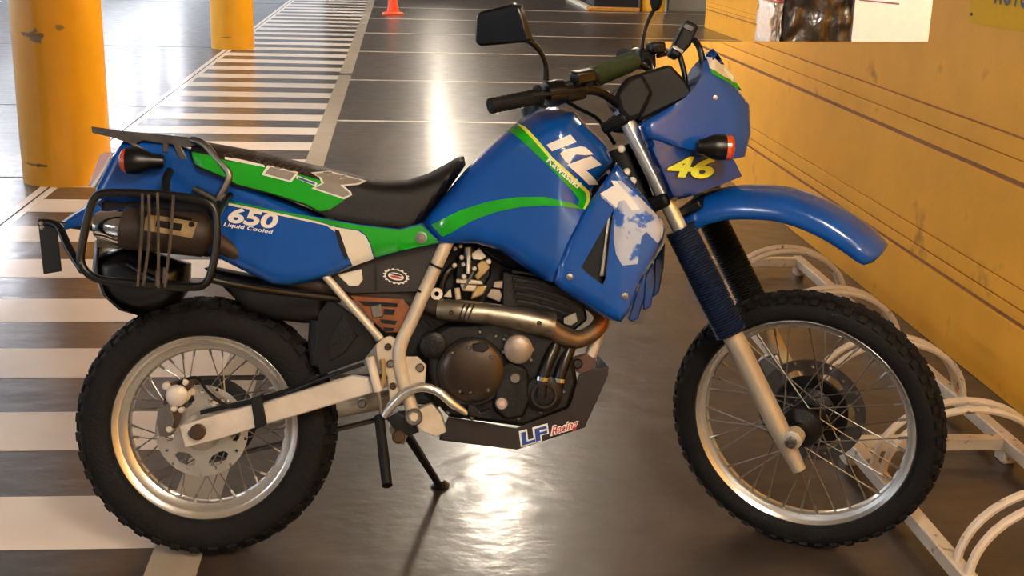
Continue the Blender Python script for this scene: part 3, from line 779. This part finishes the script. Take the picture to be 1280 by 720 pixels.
lathe('muffler_end', [(.044, -.005), (.043, .018), (.036, .04), (.033, .062), (.028, .07), (.02, .072), (.018, .06)], U(158, 284.5, -.18), a_, M_['chrome'], mf, 28)
lathe('tail_pipe', [(.016, 0), (.016, .05), (.013, .05)], U(150, 303, -.16), a_, M_['steel'], mf, 16)
def mpl(px, m, d=.0):   # heat shield inlay lying on the muffler's curve
    vs = []
    for (x, y) in px:
        c0 = U(160+(x-160), 284+(x-160)*.095, -.178); w = -.18-.04
        for _ in range(6):
            q = U(x, y, w); dz = q.z-c0.z; w = -.178-sqrt(max(1e-5, .0545**2-dz*dz))-d
        q = U(x, y, w); vs.append(Vector((q.x, w, q.z)))
    return vs
def mstrip(name, top, bot, m, d=0, n=6):
    vs = []; fs = []; K = len(top)
    for i in range(K):
        for j in range(n+1):
            t = j/n; vs += mpl([(top[i][0]+(bot[i][0]-top[i][0])*t, top[i][1]+(bot[i][1]-top[i][1])*t)], m, d)
    for i in range(K-1):
        for j in range(n): a = i*(n+1)+j; fs.append((a, a+1, a+n+2, a+n+1))
    mk(name, vs, fs, m, mf, True, angle=60)
mstrip('shield_inlay', [(182, 268), (200, 270), (220, 273), (247, 278)], [(180, 288), (200, 291), (220, 294), (240, 298)], M_['tan_metal'], .001)
mstrip('shield_slot', [(196, 275), (210, 277), (228, 280)], [(194, 283), (210, 286), (226, 289)], M_['black'], .002)
mstrip('shield_slot', [(214, 268), (240, 273)], [(213, 271), (239, 276)], M_['black'], .002)
disc('shield_bolt', 239, 281, -.233, .007, M_['black'], depth=.006, seg=10); disc('shield_bolt', 178, 268, -.228, .010, M_['black'], depth=.006, seg=10)
# ---- airbox side with a round sticker
ab = plate('airbox', [(400, 350), (430, 332), (470, 318), (548, 300), (556, 312), (535, 345), (525, 366), (440, 368), (420, 362)], -.095, .09, M_['airbox'], bev=.004)
plate('airbox_seam', [(466, 326), (470, 325), (472, 362), (468, 362)], -.0965, -.09, M_['black'], bev=0)
plate('airbox_window', [(421, 343), (452, 336), (454, 350), (448, 358), (436, 358)], -.0965, -.09, M_['cream'], bev=.003)
c = U(495, 345.5, -.0965); vs = [c]; N = 64
for i in range(N):
    a = 2*pi*i/N; r = 1+.07*(1 if (i//2) % 2 else -1); vs.append(Vector((c.x+.030*r*cos(a), c.y, c.z+.018*r*sin(a)+.004*cos(a)*-1)))
st_ = mk('round_sticker', vs, [(0, 1+i, 1+(i+1) % N) for i in range(N)], M_['decal_white'], ab, False)
for nm, rx, rz, m, dz, e in (('sticker_ring', .025, .015, 'airbox', 0, .0003), ('sticker_face', .019, .009, 'decal_white', 0, .0006), ('sticker_band', .014, .003, 'red', -.002, .0009), ('sticker_band', .015, .0025, 'airbox', .004, .0009)):
    mk(nm, [(c.x, c.y-e, c.z+dz)] + [(c.x+rx*cos(2*pi*i/24), c.y-e, c.z+dz+rz*sin(2*pi*i/24)-.003*cos(2*pi*i/24)) for i in range(24)], [(0, 1+i, 1+(i+1) % 24) for i in range(24)], M_[m], ab, False)

# ---- inner mudguards under the tail
def shell_loft(name, sections, m, parent=bike, th=.003):
    n = len(sections[0]); vs = []; fs = []
    for s in sections: vs += [Vector(p) for p in s]
    for i in range(len(sections)-1):
        for j in range(n-1): a = i*n+j; fs.append((a, a+1, a+n+1, a+n))
    o = mk(name, vs, fs, m, parent, True, angle=50)
    s = o.modifiers.new('thick', 'SOLIDIFY'); s.thickness = th; s.offset = 0
    return o
secs = []
for (x, y, hw, dr) in ((122, 300, .085, .02), (119, 335, .092, .03), (130, 366, .095, .04), (150, 384, .09, .05), (176, 392, .08, .05)):
    q = U(x, y, 0); secs.append([Vector((q.x+.03*abs(t)**2, hw*t, q.z + .0)) for t in (-1, -.8, -.4, 0, .4, .8, 1)])
shell_loft('rear_mud_flap', secs, M_['black'])
SM = Surf([([(122, 318), (160, 305), (235, 330), (234, 362), (222, 378), (205, 388), (176, 393), (150, 386), (130, 368), (120, 345)], .02, .045)], .085)
pillow('inner_mudguard', SM, M_['black'])
SM2 = Surf([([(255, 335), (330, 350), (408, 352), (408, 404), (380, 404), (345, 400), (312, 388), (292, 372), (278, 358)], .05, .03)], .08)
pillow('wheel_hugger', SM2, M_['black_matte'])
# ---- tail
plate('subframe', [(125, 246), (200, 240), (290, 246), (300, 300), (262, 322), (200, 312), (150, 300), (128, 280)], -.075, .075, M_['black_matte'], bev=.01)
ST_ = Surf([([(118, 240), (126, 225), (142, 193), (154, 177)], .07, .02), ([(190, 172), (236, 188), (280, 212), (330, 240)], .10, .03), ([(402, 270)], .11, 0), ([(285, 256), (250, 250), (200, 252), (150, 253), (122, 248)], .09, .012)],
           lambda x, z: .105+.025*max(0, min(1, (x+.25)/.5)))
tail = pillow('tail_cowl', ST_, M_['blue'])
secs = []
for (x, y, hw) in ((140, 246, .085), (115, 258, .078), (90, 272, .07), (70, 286, .062)):
    q = U(x, y, -hw*.9); secs.append([Vector((q.x+.004*abs(t), hw*t, q.z+.018*(1-t*t))) for t in (-1, -.85, -.5, 0, .5, .85, 1)])
shell_loft('rear_fender', secs, M_['blue'])
# skirt edge of the rear fender
plate('fender_skirt', [(72, 283), (100, 268), (118, 250), (128, 262), (100, 283), (82, 287)], -.075, -.068, M_['blue'], bev=.002)
tl = plate('tail_light', [(109, 233), (125, 191), (143, 190), (118, 233)], -.062, .062, M_['red_lens'], bev=.006)
plate('light_rim', [(138, 196), (143, 192), (118, 234), (113, 233)], -.066, .066, M_['decal_white'], tl, bev=.002)
# plate holder and number plate
plate('plate_holder', [(47, 275), (70, 276), (77, 339), (54, 343)], -.10, -.095, M_['black'], bev=.002)
pt('plate_arm', [(50, 278, -.09), (72, 282, -.11), (86, 310, -.16), (103, 338, -.22)], .0095, M_['black'])
pt('plate_arm', [(52, 276, -.09), (80, 281, -.07), (120, 286, -.06)], .007, M_['black'])
for (x, y) in ((51, 279), (52, 285)): disc('holder_bolt', x, y, -.106, .006, M_['chrome'], depth=.006, seg=10)

# ---- pannier frame with cords
fr = pt('pannier_frame', [(117, 250, -.24), (128, 242, -.24), (150, 241, -.24), (200, 243, -.24), (246, 249, -.24), (264, 256, -.24), (271, 274, -.24), (270, 310, -.24), (264, 340, -.24), (256, 355, -.24), (238, 359, -.24), (190, 356, -.24), (132, 351, -.24), (110, 342, -.24), (101, 326, -.24), (103, 305, -.24), (109, 275, -.24)], .0095, M_['black'], closed=True)
pt('pannier_stay', [(262, 349, -.235), (300, 357, -.21), (350, 365, -.16), (400, 371, -.12), (425, 374, -.10)], .0085, M_['black'])
pt('pannier_stay', [(272, 268, -.235), (282, 250, -.16), (288, 244, -.13)], .008, M_['black'])
pt('pannier_stay', [(207, 243, -.24), (208, 225, -.16), (212, 214, -.12)], .010, M_['black_matte'])
pt('pannier_stay', [(245, 357, -.235), (200, 352, -.16), (160, 330, -.09)], .007, M_['black'])
for P in ([(178, 242), (177, 290), (172, 358)], [(186, 243), (186, 300), (179, 357)], [(197, 241), (198, 300), (198, 360)], [(217, 244), (213, 300), (206, 359)]):
    q = [U(P[0][0], P[0][1], -.2495), U(P[1][0], P[1][1], -.252), U(P[2][0], P[2][1], -.2495)]
    tube('elastic_cord', q, .0038, M_['cord'], bike, 6)
for (x, y) in ((206, 348), (197, 352)): tube('cord_knot', [U(x, y-14, -.25), U(x, y+6, -.25)], [.004, .0065], M_['cord'], bike, 8)
# ---- luggage rack over the tail
rkp = plate('luggage_rack', [(114, 158), (150, 163), (232, 171), (246, 175), (247, 181), (238, 184), (226, 183), (233, 196), (243, 226), (234, 226), (222, 196), (216, 181), (210, 180), (210, 191), (203, 191), (203, 180), (178, 176), (170, 180), (188, 190), (181, 193), (162, 180), (145, 173), (115, 166)], -.115, -.105, M_['rack_steel'])
pl = plate('rack_side', [(114, 158), (150, 163), (232, 171), (246, 175), (246, 181), (145, 171), (115, 165)], -.105, .105, M_['black_matte'], rkp)
tube('rack_tube', [U(240, 175, -.11), U(254, 180, -.125), U(272, 200, -.135), U(286, 216, -.14), U(284, 228, -.14), U(272, 250, -.14)], .0095, M_['steel'], bike, 12, smooth=4)
pt('rack_strut', [(243, 236, -.13), (256, 243, -.135), (272, 252, -.14)], .009, M_['steel'], smooth=0)
disc('rack_bolt', 278, 247, -.15, .011, M_['steel'], depth=.02, seg=10)
plate('indicator_bracket', [(198, 188), (215, 190), (240, 222), (243, 234), (228, 230), (212, 226), (208, 238), (203, 236), (206, 212)], -.11, -.10, M_['black_matte'])
c = U(172, 201, -.15)
ri = lathe('turn_signal', [(.031, -.024), (.032, -.004), (.029, .01), (.018, .034), (.016, .055), (.012, .062)], c, (1, 0, 0), M_['black'], bike, 28)
lathe('signal_lens', [(.0, -.042), (.016, -.040), (.027, -.033), (.031, -.024)], c, (1, 0, 0), M_['amber'], ri, 28)

# ---- side cover, seat
SS = Surf([([(286, 250), (340, 261), (402, 272), (447, 280), (500, 286), (527, 279)], .135, 0), ([(551, 303)], .13, .01), ([(500, 315), (467, 324), (440, 334), (412, 346), (385, 353), (358, 357), (340, 355), (310, 341), (280, 326), (262, 317)], .118, .035), ([(251, 302), (262, 275)], .115, .03)], .14)
sc = pillow('side_cover', SS, M_['blue'], mode='both')
decal('green_stripe', SS, [(287, 251), (340, 262), (402, 273.5), (447, 281.5), (500, 287.5), (526, 281), (549, 303), (500, 313.5), (469, 322), (464, 306), (458, 294), (450, 288), (420, 283), (395, 276), (340, 264), (286, 253)], M_['green'], sc)
decal('white_stripe', SS, [(286, 253.5), (340, 264.5), (395, 276.5), (420, 284), (448, 288.5), (457, 295), (463, 307), (467, 323), (441, 332), (432, 313), (420, 291), (408, 282), (390, 278), (340, 267.5), (285, 256.5)], M_['cream'], sc)
decal('cover_vent', SS, [(418, 286.5), (424, 288), (428, 300), (435, 320), (431, 324), (424, 308)], M_['black'], sc, eps=.002)
decal('white_lip', SS, [(441, 333), (467, 323.5), (466, 317), (438, 326)], M_['decal_white'], sc, eps=.002)
c = SS.hit(526.5, 297)
lathe('cover_screw', [(.014, 0), (.014, .004), (.010, .0045), (.009, .003), (.006, .003), (.005, .005), (0, .005)], c, (0, -1, 0), M_['steel'], sc, 20)
text_decal('number_lettering', SS, '650', (284, 278), (62, 9), (3, -20), M_['decal_white'], sc, bold=.035, shear=.15)
text_decal('small_lettering', SS, 'Liquid Cooled', (279, 284), (62, 10), (.8, -6.5), M_['decal_white'], sc, bold=.02, shear=.2)

SE = Surf([([(243, 176, .07), (262, 178, .07), (315, 187.5, .07), (387, 204.5, .07), (420, 212, .07), (455, 220.5, .07), (480, 225, .07), (510, 224.5, .07), (535, 217, .06), (556, 206, .05), (572, 196.5, .04), (580, 196, .04)], .06, .045), ([(582, 205, .06), (557, 240, .10), (528, 277, .13)], .07, .02), ([(523, 282), (512, 285.5), (460, 281), (410, 272), (400, 266), (380, 256), (338, 243), (295, 233), (277, 223)], .138, .01), ([(242, 207), (236, 192)], .10, .03)],
          lambda x, z: .142)
seat = pillow('seat', SE, M_['seat'])
decal('green_panel', SE, [(240, 190), (262, 194), (283, 201), (330, 208), (371, 217), (396, 224), (420, 234), (440, 243), (425, 254), (412, 262), (400, 264), (380, 254), (338, 241), (296, 230), (278, 220), (243, 205)], M_['green'], seat)
decal('seat_strip', SE, [(258, 177.5), (315, 188), (387, 205), (420, 213), (457, 222), (450, 228), (395, 219), (371, 215), (330, 206), (283, 198), (266, 190)], M_['seat_rear'], seat, eps=.0016)
decal('letter_edge', SE, [(281, 196), (300, 199), (330, 206), (331, 209), (300, 203), (281, 199)], M_['decal_white'], seat, eps=.0024)
decal('letter_edge', SE, [(335, 206), (373, 215), (371, 219), (364, 228), (327, 218.5)], M_['decal_white'], seat, eps=.0022)
decal('letter_fill', SE, [(338, 208.5), (370, 216.5), (362, 225.5), (331, 217)], M_['decal_grey'], seat, eps=.0032)
decal('letter_edge', SE, [(388, 215.5), (412, 213.5), (459, 226), (448, 231), (430, 232.5), (439, 240), (440, 244), (430, 249), (389, 235.5), (402, 229), (399, 222)], M_['decal_white'], seat, eps=.0022)
decal('letter_fill', SE, [(392, 217), (412, 215.5), (453, 226), (445, 229), (425, 231), (436, 240), (437, 243.5), (429, 246.5), (394, 235), (405, 229), (402, 222)], M_['decal_grey'], seat, eps=.0032)
decal('letter_edge', SE, [(371, 219), (397, 229), (395, 233), (370, 223)], M_['decal_white'], seat, eps=.0022)
decal('letter_fill', SE, [(373, 221), (394, 229), (393, 231), (372, 223.5)], M_['decal_blue'], seat, eps=.0032)
text_decal('strap_lettering', SE, 'KLR650R', (279, 194), (108, 26), (2, -8), M_['seat_print'], seat, eps=.0022, bold=.0, shear=.3)

# ---- tank
TK = Surf([([(527, 277, .15), (560, 238, .13), (582, 212, .11), (606, 188, .10), (632, 165, .09), (645, 154, .09)], .10, .05), ([(658, 143, .07), (670, 136.5, .06), (682, 134, .05), (697, 133, .05), (716, 137, .05), (733, 155, .06), (758, 178, .08), (771, 203, .11)], .05, .09), ([(746, 240, .17), (727, 268, .17), (709, 303, .17), (693, 342, .17), (690, 352, .16)], .165, 0), ([(680, 350), (650, 331), (626, 313), (596, 304.5), (552, 303.5)], .135, .05)],
          lambda x, z: .15+.03*max(0, min(1, (x-.55)/.3)))
tank = pillow('fuel_tank', TK, M_['blue'])
decal('green_stripe', TK, [(539, 281), (575, 263), (610, 252), (645, 246.5), (680, 246), (715, 254), (728, 260), (730, 262), (705, 258), (680, 257), (650, 259), (620, 265), (590, 276), (566, 290), (553, 296)], M_['green'], tank)
decal('green_stripe', TK, [(634, 163), (645, 154.5), (655, 160), (690, 199), (722, 229), (734, 241), (735, 249), (730, 261), (722, 256), (724, 250), (716, 239), (685, 207), (650, 174)], M_['green'], tank, eps=.0016)
decal('yellow_edge', TK, [(645, 154), (656, 158), (691, 197), (724, 227.5), (737, 240), (738, 249), (732, 262), (729, 261), (733.5, 249), (732.5, 241.5), (721, 231), (689, 200.5), (653, 161)], M_['lime'], tank, eps=.0022)
text_decal('maker_lettering', TK, 'Kawasaki', (682.5, 202), (39, 34), (6, -7), M_['decal_white'], tank, eps=.0026, bold=.02)
for q in ([(683, 181), (713, 168), (721, 177.5), (690, 189)], [(700, 192), (706, 187), (726, 183), (732, 184), (742, 193), (732, 194), (720, 193), (715, 198), (712, 205), (708, 203)], [(709, 206), (739, 195), (752, 206), (733, 213), (748, 231), (736, 231)]):
    decal('tank_lettering', TK, q, M_['decal_white'], tank, eps=.0018)
c = TK.hit(690, 140)
lathe('filler_cap', [(.04, -.01), (.04, .008), (.034, .014), (0, .016)], U(672, 136, -.0), (-.25, 0, 1), M_['black'], tank, 24)
tube('tank_vent', [U(668, 139, -.05), U(663, 148, -.07), U(663, 154, -.09)], .005, M_['black'], tank, 8)

# ---- radiator shrouds
def shroudW(x, z): return .185+.015*max(0, min(1, (x-.85)/.15))
SH = Surf([([(771, 203), (805, 245), (824, 271), (832, 285), (828, 303)], .165, .02), ([(802, 352), (786, 390), (776, 403)], .17, .015), ([(760, 400), (700, 361), (690, 351)], .165, .03), ([(693, 341), (709, 303), (727, 268), (746, 240)], .178, .012)], shroudW)
vent = [(767, 262), (763, 292), (757, 348), (753, 356), (733, 341), (727, 334)]
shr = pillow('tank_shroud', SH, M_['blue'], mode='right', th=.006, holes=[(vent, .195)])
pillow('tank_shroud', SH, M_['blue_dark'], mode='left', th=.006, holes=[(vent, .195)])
decal('worn_lettering', SH, [(764, 225.5), (776, 226), (800, 247), (829, 277), (828, 296), (822, 304), (808, 290), (802, 296), (797, 330), (778, 332), (770, 318), (767, 300), (768, 272), (770, 262), (752, 247), (750, 242), (767, 232), (783, 246), (789, 252), (783, 254)], M_['worn'], shr)
decal('shroud_lettering', SH, [(764, 226), (770, 226), (793, 252), (800, 262), (790, 263), (770, 237)], M_['decal_white'], shr, eps=.002)
decal('shroud_lettering', SH, [(750, 242), (767, 232), (782, 250), (773, 252), (771, 260)], M_['decal_white'], shr, eps=.002)
for (x, y) in ((712, 346), (781, 370)): 
    c = SH.hit(x, y); lathe('shroud_screw', [(.008, 0), (.008, .003), (0, .004)], c, (0, -1, 0), M_['steel'], shr, 12)
a = U(735, 300, -.12); b = U(815, 300, -.12)
plate('radiator', [(745, 260), (800, 262), (815, 300), (785, 385), (730, 350), (722, 330)], -.15, .15, M_['black_matte'], bev=.004)
plate('radiator_louver', [(760, 270), (766, 268), (757, 345), (750, 345)], -.165, -.15, M_['steel'], bev=0)
for q in ([(785, 398), (800, 352), (808, 340), (806, 372), (798, 398), (790, 403)], [(804, 388), (806, 345), (816, 328), (820, 350), (814, 384)], [(817, 372), (818, 325), (832, 303), (830, 335), (824, 366)]):
    plate('shroud_slat', q, .11, .15, M_['blue_dark'], bev=.004)
# frame neck behind the shroud
pt('frame_neck', [(772, 185, 0), (790, 230, 0), (805, 270, 0)], .04, M_['black_matte'])
for (x, y) in ((777, 186), (784, 215), (791, 226)): disc('cable_end', x, y, -.05, .010, M_['alu_rough'], depth=.05, seg=10)

# ---- fairing
def fairW(x, z): return max(.05, .165-.10*max(0, (x-1.05)/.28)**1.4)
FA = Surf([([(801, 156), (804, 152), (830, 138), (857, 122), (870, 108), (880, 92)], .145, .022), ([(882, 72, .09), (891, 61, .08), (906, 81, .08), (926, 111, .07), (939, 130, .06), (941, 165, .06)], .04, .05), ([(936, 195, .08), (922, 198, .09), (900, 196, .11), (877, 191, .13), (850, 184, .14), (825, 178, .15), (808, 175, .15)], .143, .022)], fairW)
fa = pillow('fairing', FA, M_['blue'], step=.0065)
FL = Surf([([(806, 166), (850, 168), (922, 196)], .15, 0), ([(922, 200, .11), (932, 220, .10), (900, 232, .11), (858, 247.5, .13), (846, 250, .13), (838, 247, .13)], .115, .015), ([(821, 211), (813, 190)], .135, .014)], lambda x, z: fairW(x, z)-.012)
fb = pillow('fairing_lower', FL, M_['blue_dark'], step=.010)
decal('white_flash', FA, [(882, 71), (890, 71.5), (905, 81), (913, 91), (921, 103), (904, 95), (887, 85)], M_['cream'], fa, eps=.0015)
decal('green_flash', FA, [(887, 86), (904, 95.5), (921, 103.5), (928, 114), (910, 103), (890, 92)], M_['green'], fa, eps=.0015)
decal('screen_tip', FA, [(881, 70), (891, 60.5), (899, 70), (905.5, 81), (890, 71)], M_['blue_dark'], fa, eps=.0018)
c = FA.hit(894, 122); lathe('fairing_screw', [(.006, 0), (.006, .003), (0, .004)], c, (0, -1, 0), M_['steel'], fa, 10)
text_decal('race_number', FL, '46', (829, 223), (62, 3), (8, -31), M_['ink_blue'], fb, eps=.0014, bold=.075, shear=.1)
text_decal('race_number', FL, '46', (831.5, 221), (58, 3), (7.5, -27), M_['lime'], fb, eps=.0024, bold=.04, shear=.1)
plate('headlight', [(915, 125), (928, 135), (930, 165), (924, 186), (915, 188)], -.055, .055, M_['chrome'], bev=.006)
c = U(895, 184, -.175)
fi = lathe('turn_signal', [(.030, .022), (.031, .004), (.029, -.008), (.019, -.034), (.017, -.044), (.010, -.048)], c, (1, 0, 0), M_['black'], bike, 28)
lathe('signal_lens', [(.030, .022), (.031, .032), (.026, .039), (.014, .043), (0, .044)], c, (1, 0, 0), M_['amber'], fi, 28)
tube('signal_stalk', [c + Vector((-.03, 0, 0)), c + Vector((-.03, .09, 0))], .009, M_['black'], fi, 10)

# ---- instruments
plate('instrument_panel', [(797, 92), (838, 80), (858, 101), (868, 118), (858, 124), (820, 142), (800, 152), (792, 130)], -.10, .10, M_['black_matte'], bev=.008)
plate('gauge_pod', [(768, 118), (786, 96), (803, 90), (818, 116), (803, 146), (786, 152), (775, 140)], -.11, -.02, M_['black_matte'], bev=.012)
plate('gauge_pod', [(780, 118), (794, 96), (811, 90), (826, 114), (808, 142)], .02, .11, M_['black_matte'], bev=.012)
# accessory bar on two stalks
pt('bar_stalk', [(857, 118, .02), (856, 95, .02), (850, 70, .02)], .007, M_['black'], smooth=5)
pt('bar_stalk', [(882, 112, -.05), (880, 88, -.05), (875, 62, -.05), (868, 50, -.03)], .008, M_['black'], smooth=5)
plate('accessory_bar', [(859, 24), (874, 32), (864, 56), (848, 73), (837, 67), (846, 48)], -.03, .03, M_['black_matte'], bev=.006)
plate('bar_band', [(842, 56), (855, 63), (853, 67), (840, 60)], -.033, .033, M_['rack_steel'], bev=.001)
plate('bar_band', [(853, 34), (864, 40), (868, 34), (857, 28)], -.033, .033, M_['black'], bev=.001)

# ================= the part that turns with the fork (front frame)
LEG = .105
def leg(s, boot_m):
    ax = Vector((-sin(RAKE), 0, cos(RAKE)))
    b = Vector((-.030, s*LEG, 0))
    at = lambda h: b + ax*h
    lathe('fork_lower', [(.012, -.10), (.017, -.098), (.020, -.06), (.0255, .03), (.0265, .28), (.0285, .29), (.0285, .315)], at(0), ax, M_['alu_fork'], bike, 24, M=MF)
    pr = []
    for i in range(42):
        h = .285+i*.007; pr.append((.036, h)); pr.append((.0405-.0015*i/41, h+.0035))
    lathe('fork_gaiter', pr, at(0), ax, boot_m, bike, 24, M=MF, angle=10)
    lathe('fork_tube', [(.0195, .30), (.0195, .90)], at(0), ax, M_['fork_chrome'], bike, 20, M=MF)
    lathe('axle_clamp', [(.020, -.018*1), (.024, -.015), (.024, .02), (.016, .024)], Vector((.0, s*(LEG+.0), 0)), (0, s, 0), M_['alu_fork'], bike, 16, M=MF)
leg(-1, M_['gaiter']); leg(1, M_['black_matte'])
lathe('axle_nut', [(.014, 0), (.014, .016), (.009, .017), (.008, .010), (0, .010)], (.0, -LEG-.024, 0), (0, -1, 0), M_['steel'], bike, 6, M=MF)
tube('front_axle', [(0, -LEG-.02, 0), (0, LEG+.02, 0)], .010, M_['steel'], bike, 10, M=MF)
ax = AX
def tri(nm, h, t):
    c = Vector((-.030, 0, 0)) + ax*h + Vector((-.02, 0, -.01))
    o = obox(nm, c, ((0, 1, 0), ax), (.27, .075, t), M_['black_matte'], bike, .01, MF); return o
tri('triple_clamp', .655, .035); tri('triple_clamp', .875, .03)
# front caliper on the far leg
obox('brake_caliper', Vector((-.10, .09, .09)), (ax, (1, 0, 0)), (.09, .04, .06), M_['steel'], bike, .008, MF)
for k in range(6):
    a = 2*pi*k/6+.3
    lathe('disc_bolt', [(.006, 0), (.006, .006)], (.055*cos(a), .066, .055*sin(a)), (0, -1, 0), M_['chrome'], bike, 8, M=MF)

# front fender: arched section swept along the photo's ridge line
top = [(858, 255), (876, 243), (900, 237), (925, 234), (975, 236), (1012, 246), (1050, 264), (1085, 288), (1108, 310)]
T3 = spline([V(x, y, 0) for x, y in top], 4)
secs = []
n = len(T3)
for i, p in enumerate(T3):
    t = i/(n-1)
    tan = (T3[min(i+1, n-1)]-T3[max(i-1, 0)]).normalized(); nor = Vector((-tan.z, 0, tan.x))
    if nor.z < 0: nor = -nor
    hw = .078 + .006*sin(pi*t); dep = .068 - .02*t
    if t > .9: hw *= .75+.25*sqrt(max(0, 1-((t-.9)/.1)**2)); dep *= .6+.4*sqrt(max(0, 1-((t-.9)/.1)**2))
    prof = [(-1, -1), (-.985, -.72), (-.93, -.42), (-.82, -.2), (-.62, -.10), (-.45, -.03), (-.25, 0), (0, 0)]
    prof = prof + [(-a, b) for a, b in prof[-2::-1]]
    secs.append([p + Vector((0, hw*a, 0)) + nor*dep*b for a, b in prof])
vs = [q for s in secs for q in s]; k = len(secs[0])
fs = [(i*k+j, i*k+j+1, (i+1)*k+j+1, (i+1)*k+j) for i in range(n-1) for j in range(k-1)]
fe = mk('front_fender', vs, fs, M_['blue'], bike, True, MF, angle=60)
so = fe.modifiers.new('thick', 'SOLIDIFY'); so.thickness = .004; so.offset = -1
obox('fender_mount', Vector((-.012, 0, 0)) + ax*.625 + Vector((.02, 0, 0)), ((0, 1, 0), ax), (.18, .07, .02), M_['black'], bike, .004, MF)

# handlebar, grips, levers, mirrors
HB = [(-.648, .41, .847), (-.552, .29, .858), (-.515, .235, .858), (-.478, .17, .845), (-.44, .085, .785), (-.43, 0, .78)]
path = [Vector(p) for p in HB]; path = [Vector((p.x, -p.y, p.z)) for p in path] + path[-2::-1]
v, f = tubeg(spline(path, 6), .0115, 12); mk('handlebar', v, f, M_['black'], bike, True, MF)
for s in (-1, 1):
    a = Vector((-.648, s*.41, .847)); b = Vector((-.566, s*.305, .8565)); d = (b-a).normalized()
    pr = [(.017, 0), (.0185, .003)]
    for i in range(8): pr += [(.0185, .01+i*.013), (.0172, .0165+i*.013)]
    pr += [(.019, .118), (.026, .122), (.026, .128), (.013, .130)]
    lathe('grip', pr, a-d*.004, d, M_['rubber'], bike, 18, M=MF)
    lathe('switch_housing', [(.02, 0), (.029, .003), (.031, .03), (.027, .05), (.013, .052)], b+d*.004, d, M_['black'], bike, 20, M=MF)
    c = b + d*.075
    obox('control_cluster', c, (d, (0, 0, 1)), (.06, .045, .05), M_['black_matte'], bike, .008, MF)
    obox('brake_reservoir', c + Vector((.03, 0, .032)), (d, (0, 0, 1)), (.055, .04, .03), M_['black'], bike, .006, MF)
    tube('lever', [c+Vector((.035, 0, .01)), c+Vector((.05, s*.05, .012)), c+Vector((.01, s*.12, .012)), c+Vector((-.025, s*.16, .012))], [.006, .005, .0045, .005], M_['black_matte'], bike, 8, M=MF)
lathe('cluster_ring', [(.0275, 0), (.029, 0), (.029, .004), (.0275, .004)], Vector((-.548, -.283, .858)), Vector((.62, .78, 0)), M_['chrome'], bike, 20, True, M=MF)
a, b = V(738, 98, -.125), V(792, 76, .125)
tube('crossbar', [Vector((-.478, -.17, .845)), a, b, Vector((-.478, .17, .845))], .008, M_['black'], bike, 10, smooth=0, M=MF)
lathe('crossbar_pad', [(.012, 0), (.024, .006), (.026, .03), (.026, .22), (.024, .244), (.012, .25)], a, b-a, M_['pad_green'], bike, 18, M=MF)
pd = (b-a).normalized()
lathe('pad_end', [(.012, -.03), (.022, -.026), (.026, -.004), (.025, .004)], a, pd, M_['black_matte'], bike, 16, M=MF)
# right mirror
mb = V(682, 100, -.25)
tube('mirror_stem', [mb, V(682, 82, -.25), V(676, 66, -.26), V(665, 53, -.275), V(655, 48, -.285)], [.008, .006, .006, .008, .009], M_['black'], bike, 10, M=MF)
mh = [(594, 22), (598, 15), (640, 5), (648, 8), (652, 18), (661, 48), (660, 53), (650, 54), (600, 58), (594, 55), (593, 50)]
plate('mirror', mh, -.30, -.275, M_['black'], bev=.006, un=V, M=MF)
# left mirror
ml = V(802, 78, .25)
tube('mirror_stem', [ml, V(803, 55, .25), V(808, 32, .26), V(816, 14, .27)], [.009, .005, .005, .006], M_['black'], bike, 8, M=MF)
plate('mirror', [(815, 16), (812, 5), (810, -10), (808, -30), (828, -34), (826, 4), (822, 13)], .265, .285, M_['black'], bev=.005, un=V, M=MF)
# cables across the front
tube('clutch_cable', [V(772, 112, .2), V(760, 128, .05), V(775, 150, -.02), V(800, 200, -.02)], .005, M_['black'], bike, 6, M=MF)
tube('throttle_cable', [V(700, 122, -.24), V(722, 135, -.16), V(748, 150, -.08), V(768, 180, -.03)], .005, M_['black'], bike, 6, M=MF)
plate('bar_clamp', [(757, 150), (768, 143), (790, 148), (800, 158), (786, 168), (764, 166)], -.09, -.05, M_['black_matte'], bev=.006, un=V, M=MF)
